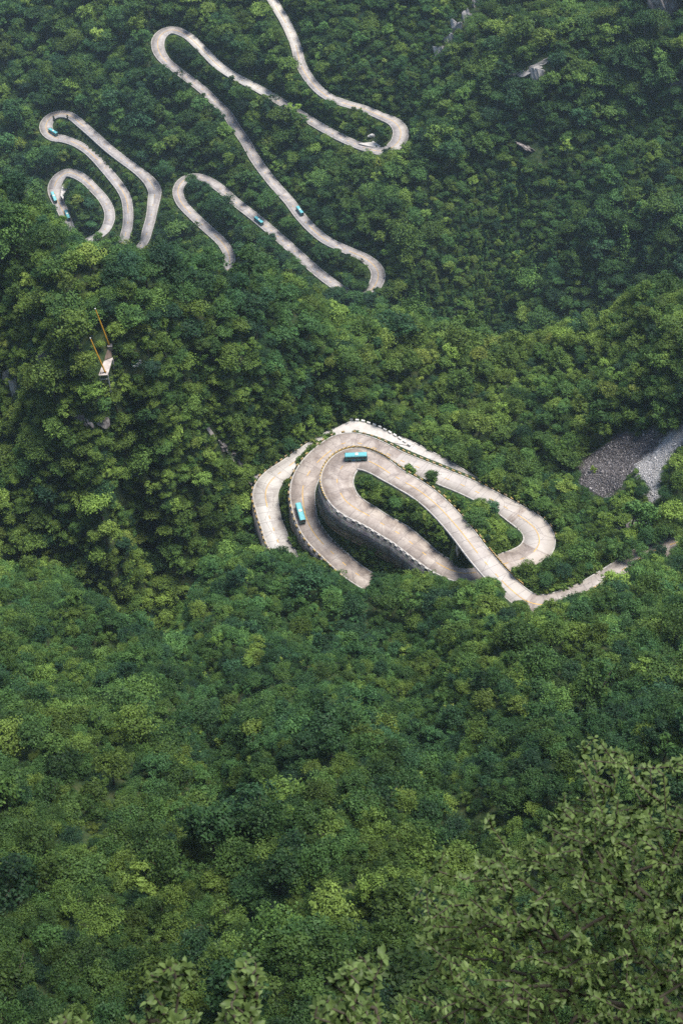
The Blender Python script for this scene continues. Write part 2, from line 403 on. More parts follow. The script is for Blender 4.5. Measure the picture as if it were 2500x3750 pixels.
bp = N(nt, 'ShaderNodeBump'); bp.inputs['Distance'].default_value = .5; nt.links.new(n2.outputs['Fac'], bp.inputs['Height']); nt.links.new(bp.outputs['Normal'], b.inputs['Normal'])

I, J = np.meshgrid(np.arange(gi - 1), np.arange(gj - 1), indexing='ij'); I = I.ravel(); J = J.ravel()
Fq = np.column_stack([I * gj + J, (I + 1) * gj + J, (I + 1) * gj + J + 1, I * gj + J + 1])
me = mesh_np('terrain', np.column_stack([XX.ravel(), YY.ravel(), ZZ.ravel()]), Fq, [m_land], True)
for nm, a in (('scree', sd), ('gravel', sp)):
    at = me.attributes.new(nm, 'FLOAT', 'POINT'); at.data.foreach_set('value', a.astype(np.float32))
tag(link('mountain_terrain', me), kind='structure')

# concrete road
def road_mat(name, lo, mid, hi, new):
    m, nt, b = new_mat(name, .62, .35)
    uv = N(nt, 'ShaderNodeUVMap', uv_map='uv'); sx = N(nt, 'ShaderNodeSeparateXYZ'); nt.links.new(uv.outputs[0], sx.inputs[0])
    u, v = sx.outputs[0], sx.outputs[1]
    na = N(nt, 'ShaderNodeTexNoise'); na.inputs['Scale'].default_value = .16; na.inputs['Detail'].default_value = 7; na.inputs['Roughness'].default_value = .68; na.inputs['Distortion'].default_value = .8
    nb = N(nt, 'ShaderNodeTexNoise'); nb.inputs['Scale'].default_value = 1.3; nb.inputs['Detail'].default_value = 5
    for n_ in (na, nb): nt.links.new(uv.outputs[0], n_.inputs['Vector'])
    # each cast slab has its own tone
    su = math_n(nt, 'FLOOR', math_n(nt, 'DIVIDE', u, 5.5)); sv = math_n(nt, 'FLOOR', math_n(nt, 'DIVIDE', v, 4.6))
    cb = N(nt, 'ShaderNodeCombineXYZ'); nt.links.new(su, cb.inputs[0]); nt.links.new(sv, cb.inputs[1])
    wn = N(nt, 'ShaderNodeTexWhiteNoise'); nt.links.new(cb.outputs[0], wn.inputs['Vector'])
    f = math_n(nt, 'ADD', math_n(nt, 'MULTIPLY', na.outputs['Fac'], .8), math_n(nt, 'MULTIPLY', nb.outputs['Fac'], .2))
    f = math_n(nt, 'ADD', f, math_n(nt, 'MULTIPLY', math_n(nt, 'SUBTRACT', wn.outputs['Value'], .5), .12))
    r = ramp(nt, [(.30, lo), (.47, mid), (.62, hi)]); nt.links.new(f, r.inputs['Fac'])
    # tyre-darkened tracks, worn unevenly, and grime along both edges
    vv = math_n(nt, 'ABSOLUTE', v); tr = math_n(nt, 'SUBTRACT', 1.0, math_n(nt, 'MINIMUM', math_n(nt, 'ABSOLUTE', math_n(nt, 'SUBTRACT', math_n(nt, 'ABSOLUTE', math_n(nt, 'SUBTRACT', vv, 2.0)), .8)), 1.0))
    ns_ = N(nt, 'ShaderNodeTexNoise'); ns_.inputs['Scale'].default_value = 1.0; ns_.inputs['Detail'].default_value = 4; mpv = N(nt, 'ShaderNodeMapping'); mpv.inputs['Scale'].default_value = (.06, .9, 1); nt.links.new(uv.outputs[0], mpv.inputs['Vector']); nt.links.new(mpv.outputs[0], ns_.inputs['Vector'])
    f = math_n(nt, 'SUBTRACT', f, math_n(nt, 'MULTIPLY', math_n(nt, 'MULTIPLY', tr, ns_.outputs['Fac']), .10))
    eg = math_n(nt, 'MAXIMUM', math_n(nt, 'SUBTRACT', vv, 3.2), 0.0); f = math_n(nt, 'SUBTRACT', f, math_n(nt, 'MULTIPLY', math_n(nt, 'MULTIPLY', eg, ns_.outputs['Fac']), .12))
    f = math_n(nt, 'ADD', f, .035)
    tone = N(nt, 'ShaderNodeAttribute', attribute_name='tone')
    c = mix_c(nt, tone.outputs['Fac'], r.outputs['Color'], new)
    # joints: across every slab and along the middle, broken up
    ju = math_n(nt, 'ABSOLUTE', math_n(nt, 'SUBTRACT', math_n(nt, 'FRACT', math_n(nt, 'DIVIDE', u, 5.5)), .5))
    ju = math_n(nt, 'GREATER_THAN', ju, .5 - .13 / 5.5)
    jv = math_n(nt, 'LESS_THAN', math_n(nt, 'ABSOLUTE', math_n(nt, 'SUBTRACT', v, .32)), .08)
    j = math_n(nt, 'MULTIPLY', math_n(nt, 'MAXIMUM', ju, jv), math_n(nt, 'MULTIPLY', math_n(nt, 'MULTIPLY', nb.outputs['Fac'], na.outputs['Fac']), 1.7))
    c = mix_c(nt, j, c, (.12, .10, .095))
    # fine cracks
    vo = N(nt, 'ShaderNodeTexVoronoi', feature='DISTANCE_TO_EDGE'); vo.inputs['Scale'].default_value = .085
    nd = N(nt, 'ShaderNodeVectorMath', operation='ADD'); nt.links.new(uv.outputs[0], nd.inputs[0]); nt.links.new(nb.outputs['Color'], nd.inputs[1]); nt.links.new(nd.outputs[0], vo.inputs['Vector'])
    k = math_n(nt, 'MULTIPLY', math_n(nt, 'LESS_THAN', vo.outputs['Distance'], .008), .5)
    c = mix_c(nt, k, c, (.13, .11, .1))
    nt.links.new(c, b.inputs['Base Color'])
    return m
M_ROAD = {'N1': road_mat('concrete_road_warm', (0.132, 0.104, 0.087), (0.260, 0.217, 0.186), (0.368, 0.323, 0.279), (0.412, 0.385, 0.348)),
          'N2': road_mat('concrete_road_grey', (0.196, 0.174, 0.157), (0.304, 0.281, 0.259), (0.392, 0.371, 0.340), (0.490, 0.467, 0.430)),
          'F': road_mat('concrete_road_far', (0.157, 0.140, 0.134), (0.264, 0.241, 0.228), (0.353, 0.323, 0.300), (0.490, 0.457, 0.407))}
m_kerb = flat('kerb_concrete', (.38, .36, .33), .8, .2, .3, .8)
m_yel = flat('yellow_road_paint', (.46, .28, .06), .6, .3, .3, .6)
ROADU = {}
def ribbon(name, nm, v0, v1, dz, mats, i0=0, i1=None, uvs=None, attr=None, skirt=0.0):
    P = ROADS[nm]; t, l = frame(P); i1 = len(P) if i1 is None else i1
    s = slice(i0, i1); cols = []
    vs = [v0, v1] if not isinstance(v0, list) else v0
    vs = [np.broadcast_to(q, len(P))[s] for q in vs]
    n = i1 - i0; L = np.r_[0, np.cumsum(np.hypot(*np.diff(P[:, :2], axis=0).T))][s]
    for q in vs: cols.append(np.column_stack([P[s, :2] + l[s] * q[:, None], P[s, 2] + dz]))
    uv = [np.column_stack([L, q]) for q in vs]
    if skirt:
        cols = [cols[0] - [0, 0, skirt]] + cols + [cols[-1] - [0, 0, skirt]]; uv = [uv[0]] + uv + [uv[-1]]
    i = np.arange(n - 1); Fs = []
    for k in range(len(cols) - 1): Fs.append(np.column_stack([i + k * n, i + k * n + 1, i + (k + 1) * n + 1, i + (k + 1) * n]))
    # columns run left (+v) to right: keep faces looking up
    fa = None
    if attr is not None:
        k0 = 1 if skirt else 0; vals = []
        for k in range(len(cols) - 1): vals.append(attr(np.arange(i0, i1 - 1), k - k0))
        fa = {'tone': np.concatenate(vals)}
    return mesh_np(name, np.vstack(cols), np.vstack(Fs)[:, ::-1] if vs[0][0] > vs[-1][0] else np.vstack(Fs), mats, uv=np.vstack(uv), fattr=fa)
def rng_i(nm, a, b): 
    i, j = idx(nm, *a), idx(nm, *b); return min(i, j), max(i, j)
NEWC = {'F1': [(rng_i('F1', (960, -50), (1088, 190)), None, .95), (rng_i('F1', (690, 133), (1010, 362)), None, .75), (rng_i('F1', (1330, 398), (1440, 540)), 0, .25)],
        'F2': [(rng_i('F2', (560, 755), (566, 712)), 0, .85)], 'F3': [(rng_i('F3', (326, 882), (395, 825)), None, .6)],
        'N1': [(rng_i('N1', (1770, 2052), (1925, 2200)), None, .62), (rng_i('N1', (1600, 1850), (1770, 2052)), None, .38), (rng_i('N1', (1960, 2214), (2300, 2070)), None, .25), (rng_i('N1', (1880, 1880), (1450, 1684)), None, .5), (rng_i('N1', (1960, 2010), (1900, 1885)), None, .55)],
        'N2': [(rng_i('N2', (985, 1850), (1060, 2060)), 0, .9), (rng_i('N2', (980, 1780), (1573, 1677)), None, .4)]}
for nm in ROADS:
    hw = HW[nm]
    def tone(ii, k, nm=nm):
        o = np.zeros(len(ii))
        for (a, b_), side, val in NEWC.get(nm, []):
            if side is None or side == k: o = np.maximum(o, np.where((ii >= a) & (ii < b_), val, 0))
        return o
    tag(link('road', ribbon('road', nm, [hw, hw * 0 , -hw], None, 0.0, [M_ROAD.get(nm, M_ROAD['F'])], attr=tone, skirt=.9)), kind='structure')
    # raised kerbs, one each side
    wk = .34 if nm[0] == 'N' else .42
    for sgn in (1, -1):
        q = [sgn * (hw - .02), sgn * (hw - .03), sgn * (hw + wk), sgn * (hw + wk + .01)]
        P = ROADS[nm]; t, l = frame(P); n = len(P); hs = (-.3, .2, .2, -.6)
        cols = [np.column_stack([P[:, :2] + l * a[:, None], P[:, 2] + h]) for a, h in zip(q, hs)]
        i = np.arange(n - 1)
        Fs = np.vstack([np.column_stack([i + k * n, i + k * n + 1, i + (k + 1) * n + 1, i + (k + 1) * n]) for k in range(3)])
        tag(link('kerb', mesh_np('kerb', np.vstack(cols), Fs[:, ::-1] if sgn > 0 else Fs, [m_kerb])), kind='structure')
# yellow centre line: solid round the bends, dashed between
SOLID = {'N1': [((1740,2015),(1475,1762)),((1430,1735),(1347,1688)),((1250,1810),(1335,1880)),((1604,2064),(1720,2099)),((1960,2022),(1902,1890)),((1211,1650),(1155,1705)),((1110,1780),(1190,1998)),((2205,2132),(1830,2118))],
         'N2': [((1132,1654),(1060,1705)),((1015,1740),(979,1860))],
         'F1': [((1010,20),(1050,90)),((1080,180),(1095,215)),((1105,240),(1210,358)),((1250,375),(1340,548)),((800,240),(640,110)),((640,112),(606,222)),((1130,825),(1200,883)),((1275,918),(1325,1082)),((720,650),(652,700)),((652,700),(703,785)),((790,865),(841,965))],
         'F2': [((567,697),(530,648)),((299,455),(225,417)),((225,417),(215,505)),((260,520),(360,590)),((435,680),(469,770))], 'F3': [((345,691),(249,632)),((249,632),(204,690)),((209,728),(235,790))]}
for nm in ROADS:
    P = ROADS[nm]; L = np.r_[0, np.cumsum(np.hypot(*np.diff(P[:, :2], axis=0).T))]
    per, on = (7.0, 3.0)
    keepi = (L % per) < on
    for a, b_ in SOLID.get(nm, []):
        i, j = rng_i(nm, a, b_); keepi[i:j] = True
    if nm == 'N2':
        i, j = rng_i(nm, (1215, 1603), (1740, 1758)); keepi[i:j] = False
    t, l = frame(P); w = .15 if nm[0] == 'N' else .18
    A = np.column_stack([P[:, :2] + l * w, P[:, 2] + .03]); B = np.column_stack([P[:, :2] - l * w, P[:, 2] + .03]); n = len(P)
    i = np.where(keepi[:-1] & keepi[1:])[0]
    tag(link('road_marking', mesh_np('road_marking', np.vstack([A, B]), np.column_stack([i, i + n, i + n + 1, i + 1]), [m_yel])), kind='structure')

# pale concrete lay-bys: beside the outer road, and inside three far bends
def patch(name, pts, mat, zf=.04):
    V = [Vector(p) for p in pts]; mb = MB(); n = len(V)
    mb.add(V + [v - Vector((0, 0, .8)) for v in V], [list(range(n))] + [[i, i + n, (i + 1) % n + n, (i + 1) % n] for i in range(n)])
    return tag(link(name, mb.mesh(name, [mat])), kind='structure')
m_pale = flat('pale_concrete', (.40, .375, .345), .7, .3, .15, .5)
def flat_patch(px, z): return [at_z(a, b, z) for a, b in px]
LAYBY_OUT = [(1497, 1632), (1451, 1601), (1389, 1566), (1327, 1545), (1285, 1540), (1250, 1556), (1222, 1572)]
lay = [at_z(a, b, np.interp(a, (1222, 1497), (543.6, 541.2))) for a, b in LAYBY_OUT]
P = ROADS['N2']; t, l = frame(P); i0, i1 = rng_i('N2', (1225, 1598), (1520, 1650))
inner = [np.r_[P[i, :2] + l[i] * (HW['N2'][i] + .36), P[i, 2] + .02] for i in range(i0, i1, 4)]
patch('layby', lay + inner, m_pale)
for nm, pts in (('F1', [(1400, 470), (1420, 492), (1412, 522), (1385, 540), (1350, 535), (1310, 525), (1360, 520), (1385, 500), (1386, 470)][::-1]), ('F3', [(287, 668), (255, 660), (228, 680), (222, 715), (232, 728), (240, 700), (262, 680), (285, 674)])):
    i = idx(nm, np.mean([p[0] for p in pts]), np.mean([p[1] for p in pts]))
    patch('layby', flat_patch(pts, ROADS[nm][i, 2] + .06), m_pale)

# ------------------------------------------------------------------ stone retaining walls
m_stone, nt, b = new_mat('masonry', .9, .2)
tc = N(nt, 'ShaderNodeUVMap', uv_map='uv'); vo = N(nt, 'ShaderNodeTexVoronoi', feature='DISTANCE_TO_EDGE'); vo.inputs['Scale'].default_value = 1.3
vc = N(nt, 'ShaderNodeTexVoronoi'); vc.inputs['Scale'].default_value = 1.3
ns = N(nt, 'ShaderNodeTexNoise'); ns.inputs['Scale'].default_value = .35; ns.inputs['Detail'].default_value = 7
for n_ in (vo, vc, ns): nt.links.new(tc.outputs[0], n_.inputs['Vector'])
r = ramp(nt, [(.3, (.085, .077, .08)), (.5, (.18, .165, .168)), (.72, (.30, .275, .265))]); nt.links.new(ns.outputs['Fac'], r.inputs['Fac'])
c = mix_c(nt, .45, r.outputs['Color'], vc.outputs['Color'], 'SOFT_LIGHT')
hs = N(nt, 'ShaderNodeHueSaturation'); hs.inputs['Saturation'].default_value = .35; nt.links.new(c, hs.inputs['Color'])
# old weep courses, darker with moss
sx = N(nt, 'ShaderNodeSeparateXYZ'); nt.links.new(tc.outputs[0], sx.inputs[0])
wob_ = math_n(nt, 'ADD', sx.outputs[1], math_n(nt, 'MULTIPLY', ns.outputs['Fac'], .9))
band = math_n(nt, 'GREATER_THAN', math_n(nt, 'FRACT', math_n(nt, 'DIVIDE', wob_, 2.6)), .86)
c = mix_c(nt, math_n(nt, 'MULTIPLY', band, .8), hs.outputs['Color'], (.035, .04, .025))
gap = math_n(nt, 'LESS_THAN', vo.outputs['Distance'], .05)
c = mix_c(nt, math_n(nt, 'MULTIPLY', gap, .6), c, (.05, .045, .045)); nt.links.new(c, b.inputs['Base Color'])
bp = N(nt, 'ShaderNodeBump'); bp.inputs['Distance'].default_value = .12; nt.links.new(vo.outputs['Distance'], bp.inputs['Height']); nt.links.new(bp.outputs['Normal'], b.inputs['Normal'])
def wall_mesh(nm, side, i0, i1, depth, th=.7, batter=.12, up=.0):
    P = ROADS[nm]; t, l = frame(P); h = HW[nm]; s = slice(i0, i1); n = i1 - i0
    u = np.arange(n); d = depth * (.35 + .65 * np.clip(np.minimum(u, n - 1 - u) / 8.0, 0, 1))
    o0 = side * (h[s] + .05); o1 = side * (h[s] + .05 + th); o2 = side * (h[s] + .05 + th + batter * d)
    L = np.r_[0, np.cumsum(np.hypot(*np.diff(P[s, :2], axis=0).T))]
    c0 = np.column_stack([P[s, :2] + l[s] * o0[:, None], P[s, 2] - .3 + up]); c1 = np.column_stack([P[s, :2] + l[s] * o1[:, None], P[s, 2] - .3 + up])
    c2 = np.column_stack([P[s, :2] + l[s] * o2[:, None], P[s, 2] - d]); c3 = np.column_stack([P[s, :2] + l[s] * o0[:, None], P[s, 2] - d])
    V = np.vstack([c0, c1, c2, c3]); uv = np.vstack([np.column_stack([L, 0 * L]), np.column_stack([L, 0 * L + th]), np.column_stack([L, d]), np.column_stack([L, d + 1])])
    i = np.arange(n - 1); Fs = np.vstack([np.column_stack([i + k * n, i + k * n + 1, i + ((k + 1) % 4) * n + 1, i + ((k + 1) % 4) * n]) for k in range(4)])
    return mesh_np('retaining_wall', V, Fs[:, ::-1] if side > 0 else Fs, [m_stone], uv=uv)
for (nm, side, a, b_, d), lab in zip(WALLS, ('tall curved grey masonry wall holding up the innermost hairpin above the bushes', 'steep dark masonry wall under the outer road above the ravine', 'low masonry wall under the road that carries the bus pointing downhill')):
    tag(link('retaining_wall', wall_mesh(nm, side, a, b_, d)), lab, 'retaining wall', 'masonry walls carrying the stacked bends')
i0, i1 = rng_i('F1', (1255, 508), (1450, 535))
tag(link('retaining_wall', wall_mesh('F1', -1, i0, i1, 4.5)), 'dark masonry wall under the far hairpin beside the white boulder', 'retaining wall', 'masonry walls carrying the stacked bends')

# ------------------------------------------------------------------ bridge
m_conc = flat('weathered_concrete', (.36, .345, .325), .85, .2, .3, .5)
def striped(name, period=1.0, ang=1.0):
    m, nt, b = new_mat(name, .75, .25)
    tc = N(nt, 'ShaderNodeUVMap', uv_map='uv'); sx = N(nt, 'ShaderNodeSeparateXYZ'); nt.links.new(tc.outputs[0], sx.inputs[0])
    f = math_n(nt, 'FRACT', math_n(nt, 'DIVIDE', math_n(nt, 'ADD', sx.outputs[0], math_n(nt, 'MULTIPLY', sx.outputs[1], ang)), period))
    s_ = math_n(nt, 'GREATER_THAN', f, .5)
    ns = N(nt, 'ShaderNodeTexNoise'); ns.inputs['Scale'].default_value = 1.1; ns.inputs['Detail'].default_value = 6; tcg = N(nt, 'ShaderNodeNewGeometry')
    nt.links.new(tcg.outputs['Position'], ns.inputs['Vector'])
    c = mix_c(nt, s_, (.045, .04, .035), (.46, .30, .07))
    wear = ramp(nt, [(.48, (0, 0, 0)), (.66, (.8, .8, .8))]); nt.links.new(ns.outputs['Fac'], wear.inputs['Fac'])
    c = mix_c(nt, wear.outputs['Color'], c, (.30, .26, .21)); nt.links.new(c, b.inputs['Base Color'])
    return m
m_strip = striped('striped_hazard_paint')
def parapet_mesh(nm, side, i0, i1, hgt=.95, th=.35, off=.40, mats=None, z0=.02):
    P = ROADS[nm]; t, l = frame(P); h = HW[nm]; s = slice(i0, i1); n = i1 - i0
    a0 = side * (h[s] + off); a1 = side * (h[s] + off + th); L = np.r_[0, np.cumsum(np.hypot(*np.diff(P[s, :2], axis=0).T))]
    q = [(a0, z0), (a0, hgt), (a1, hgt), (a1, -.4)]
    V = np.vstack([np.column_stack([P[s, :2] + l[s] * a[:, None], P[s, 2] + z]) for a, z in q]); uv = np.vstack([np.column_stack([L, np.full(n, z)]) for z in (0, .95, 1.3, 2.6)])
    i = np.arange(n - 1); Fs = [np.column_stack([i + k * n, i + k * n + 1, i + (k + 1) * n + 1, i + (k + 1) * n]) for k in range(3)]
    Fs = np.vstack(Fs + [np.array([[0, n, 2 * n, 3 * n], [n - 1, 4 * n - 1, 3 * n - 1, 2 * n - 1]])])
    return mesh_np('parapet', V, Fs[:, ::-1] if side > 0 else Fs, mats or [m_strip], uv=uv)
bi0, bi1 = idx('N1', 1900, 2185), idx('N1', 1735, 2008)
P = ROADS['N1']; t, l = frame(P); bm_ = idx('N1', 1800, 2085)
bridge = empty('road_bridge', tuple(P[bm_, :3] - [0, 0, 9]))
tag(bridge, 'concrete road bridge crossing over the lower bend with one striped parapet', 'bridge')
def deck_mesh(i0, i1, o0, o1, z0, z1):
    s = slice(i0, i1); n = i1 - i0; h = HW['N1'][s]
    q = [(h + o0, z0), (h + o1, z1), (-h - o1, z1), (-h - o0, z0)]
    V = np.vstack([np.column_stack([P[s, :2] + l[s] * a[:, None], P[s, 2] + z]) for a, z in q])
    i = np.arange(n - 1); Fs = np.vstack([np.column_stack([i + k * n, i + k * n + 1, i + ((k + 1) % 4) * n + 1, i + ((k + 1) % 4) * n]) for k in range(4)] + [np.array([[0, n, 2 * n, 3 * n], [n - 1, 4 * n - 1, 3 * n - 1, 2 * n - 1]])])
    return mesh_np('girder', V, Fs, [m_conc])
MI = Matrix.Translation(bridge.location).inverted()
def under(parent, name, me):
    me.transform(Matrix.Translation(parent.location).inverted()); return link(name, me, parent)
under(bridge, 'girder', deck_mesh(bi0, bi1, .5, -.6, -.35, -1.5))
pi0, pi1 = rng_i('N1', (1878, 2165), (1742, 2018))
under(bridge, 'parapet', parapet_mesh('N1', -1, pi0, pi1))
for k, (i, dd) in enumerate(((idx('N1', 1868, 2157), 6), (idx('N1', 1712, 1978), 8))):
    mb = MB(); c = Vector(P[i, :3]); rz = math.atan2(t[i, 1], t[i, 0])
    mb.box((c.x, c.y, c.z - 1.45 - dd), (1.6, 8.6, 2 * dd), Matrix.Rotation(rz, 3, 'Z'))
    under(bridge, 'abutment', mb.mesh('abutment', [m_conc]))
# continuous striped parapet round the innermost bend
i0, i1 = rng_i('N1', (1395, 1711), (1256, 1820))
tag(link('parapet_wall', parapet_mesh('N1', -1, i0, i1, 1.0, .4, .36)), 'black and yellow striped parapet curving behind the bus in the innermost hairpin', 'parapet')

# ------------------------------------------------------------------ crash blocks
def block_mesh(L, W, H, mats, name='crash_block'):
    mb = MB(); mb.box((0, 0, H / 2), (L, W, H), taper=.9); me = mb.mesh(name, mats, bevel=.05)
    uvl = me.uv_layers.new(name='uv')
    for p in me.polygons:
        for li in p.loop_indices:
            v = me.vertices[me.loops[li].vertex_index].co; uvl.data[li].uv = (v.x, v.z * .9 + v.y)
    return me
m_strip2 = striped('striped_block_paint', .62, .9)
me_blk = block_mesh(1.55, .6, .85, [m_strip2]); me_old = block_mesh(1.5, .5, .55, [m_kerb]); me_wht = block_mesh(1.7, .7, .95, [flat('whitewash', (.70, .69, .66), .8, .2, .12, 1.2)])
RUNS = [('N1', -1, (1730, 2000), (1400, 1714), me_blk, 'striped concrete block on the bend edge between the upper road and the shrubs', 'striped blocks along the road onto the bridge'),
        ('N1', -1, (1995, 1955), (1190, 1668), me_blk, 'black and yellow block along the far edge of the middle road', 'striped blocks along the middle road'),
        ('N1', -1, (1165, 1690), (1300, 2098), me_blk, 'weathered striped block on the outer edge beside the bus pointing downhill', 'striped blocks beside the bus pointing downhill'),
        ('N2', 1, (1050, 2038), (1190, 1618), me_blk, 'weathered yellow and black block on the outermost road above the ravine', 'striped blocks on the outermost road'),
        ('N1', -1, (1275, 1842), (1640, 2085), me_old, 'low worn concrete block on top of the tall masonry wall', 'worn blocks on top of the masonry wall')]
nblk = 0
for nm, side, a, b_, me, lab, grp in RUNS:
    i, j = rng_i(nm, a, b_); P = ROADS[nm]; t, l = frame(P)
    for k in range(i, j, 3 if me is me_blk else 3):
        o = link('crash_block', me); q = side * (HW[nm][k] + .72 + rng.uniform(-.06, .06))
        o.location = (P[k, 0] + l[k, 0] * q, P[k, 1] + l[k, 1] * q, P[k, 2] - .06)
        o.rotation_euler = (rng.uniform(-.02, .02), rng.uniform(-.03, .03), math.atan2(t[k, 1], t[k, 0]) + rng.uniform(-.08, .08))
        s_ = rng.uniform(.9, 1.08); o.scale = (s_, 1, s_)
        tag(o, lab, 'crash block', grp); nblk += 1
LB = np.array(lay[:5]); LB = resample(LB, 2.75)
for k in range(len(LB)):
    o = link('crash_block', me_wht); a = LB[max(k - 1, 0)]; b_ = LB[min(k + 1, len(LB) - 1)]
    o.location = tuple(LB[k] + [0, .25, -.04]); o.rotation_euler = (0, 0, math.atan2(b_[1] - a[1], b_[0] - a[0]) + rng.uniform(-.06, .06))
    tag(o, 'whitewashed concrete block on the rim of the pale lay-by', 'crash block', 'white blocks round the pale lay-by')
# ------------------------------------------------------------------ rock: outcrops, boulders, scree
m_rock, nt, b = new_mat('limestone', .92, .15)
tc = N(nt, 'ShaderNodeTexCoord'); ns = N(nt, 'ShaderNodeTexNoise'); ns.inputs['Scale'].default_value = .55; ns.inputs['Detail'].default_value = 9; ns.inputs['Roughness'].default_value = .65
mp = N(nt, 'ShaderNodeMapping'); mp.inputs['Scale'].default_value = (1, 1, .45); geo = N(nt, 'ShaderNodeNewGeometry')
nt.links.new(geo.outputs['Position'], mp.inputs['Vector']); nt.links.new(mp.outputs[0], ns.inputs['Vector'])
r = ramp(nt, [(.32, (.035, .03, .03)), (.47, (.12, .105, .10)), (.6, (.23, .205, .19)), (.72, (.36, .33, .30))]); nt.links.new(ns.outputs['Fac'], r.inputs['Fac'])
pal = N(nt, 'ShaderNodeAttribute', attribute_name='pale', attribute_type='INSTANCER')
c = mix_c(nt, pal.outputs['Fac'], r.outputs['Color'], (.62, .60, .57)); 
nt.links.new(c, b.inputs['Base Color'])
bp = N(nt, 'ShaderNodeBump'); bp.inputs['Distance'].default_value = .6; nt.links.new(ns.outputs['Fac'], bp.inputs['Height']); nt.links.new(bp.outputs['Normal'], b.inputs['Normal'])
def rock_mesh(seed, sub=4, rough=.35, name='rock'):
    bm = bmesh.new(); bmesh.ops.create_icosphere(bm, subdivisions=sub, radius=1)
    V = np.array([v.co for v in bm.verts]); g = np.random.RandomState(seed); d = np.zeros(len(V))
    for k in range(26):                                            # flat facets cut by planes
        n_ = g.normal(size=3); n_ /= np.linalg.norm(n_); h = g.uniform(.55, .95); q = V @ n_; over = q > h; V[over] -= np.outer(q[over] - h, n_)
    d = fbm(V[:, 0] * 2 + V[:, 2], V[:, 1] * 2 - V[:, 2], 1.0, seed, 4) * rough * .5
    V = V * (1 + d)[:, None]
    for v, q in zip(bm.verts, V): v.co = q
    me = bpy.data.meshes.new(name); bm.to_mesh(me); bm.free(); me.materials.append(m_rock); return me
ROCKSPOTS = []
OUT = [(158,1322,3.0,6.0,'narrow grey cliff face showing between trees high on the left knoll'), (58,1432,3.2,9.0,'long dark cliff streaked with pale rock on the left flank of the knoll'), (30,1385,2.5,4.0,'small pale rock face above the long cliff on the left flank'),
       (335,1552,6.0,4.5,'dark bluish rock face in the steep woods below the stilted platform'), (1228,1542,4.6,4.2,'dark cut rock face above the pale lay-by'), (2428,50,6.0,14.0,'tall bluish cliff in the far upper corner of the mountain'),
       (1975,255,14.0,2.6,'long pale rock ledge high on the far mountain'), (1965,292,7.0,5.0,'brown rock face under the long pale ledge'), (1950,565,11.0,1.8,'thin slanting dark ledge in the woods of the far mountain'), (2482,322,5.5,5.0,'purple grey rock face at the edge of the far mountain'),
       (1612,188,3.4,3.4,'lowest pale rock of the chain on the far mountain'), (1648,150,3.6,5.0,'second pale rock from the bottom of the chain'), (1675,112,3.8,5.0,'broad pale rock in the middle of the chain'), (1712,70,3.6,5.0,'pale rock near the top of the chain'), (1748,18,3.4,5.0,'topmost pale rock of the chain on the far mountain'),
       (2330,1935,3.8,2.8,'brown rock face beside the floodlights on the right bank'), (2260,1960,3.0,2.6,'dark rock sunk in bushes above the right road'), (838,1672,3.6,2.6,'brown rock beside the steps near the black monument'), (868,1705,2.6,2.2,'grey rock next to the black monument'), (812,1638,2.6,2.0,'grey stone at the head of the steps')]
for k, (px, py, w_, h_, lab) in enumerate(OUT):
    p = march(px, py); big_k = 1.5 if p[1] > 600 else 1.0
    o = link('rock_outcrop', rock_mesh(500 + k, 5, .9)); far_k = 1.0
    o.location = (p[0], p[1] + w_ * .45, p[2] - h_ * .1); o.scale = (w_ * big_k, w_ * .65, h_ * big_k); o.rotation_euler = (rng.uniform(-.25, .05), rng.uniform(-.35, .35), rng.uniform(-.5, .5))
    if w_ > 10:
        up = 1 if px > 1960 else -1; o.rotation_euler = (-.5, -.42 * up, .12 * up)
        for f in (-.9, -.45, .45, .9):
            qq = march(px + f * w_ * 5.2, py - up * f * w_ * 2.3); ROCKSPOTS.append((qq[0], qq[1] - 2.5, qq[2], 4.2))
    o['pale'] = .36 if 'pale' in lab else 0.03
    tag(o, lab, 'rock', 'bare rock showing through the forest'); ROCKSPOTS.append((p[0], p[1] - .35 * h_, p[2], max(w_, h_) * .6 + (2.2 if p[1] > 600 else 1.2)))
p = march(1360, 500)
bo = link('boulder', rock_mesh(700, 4, .3)); bo.location = (p[0], p[1], p[2] + .8); bo.scale = (3.0, 2.2, 2.2); bo['pale'] = .75
tag(bo, 'big white boulder inside the far hairpin beside the lay-by', 'boulder'); ROCKSPOTS.append((p[0], p[1] - 3, p[2], 6))
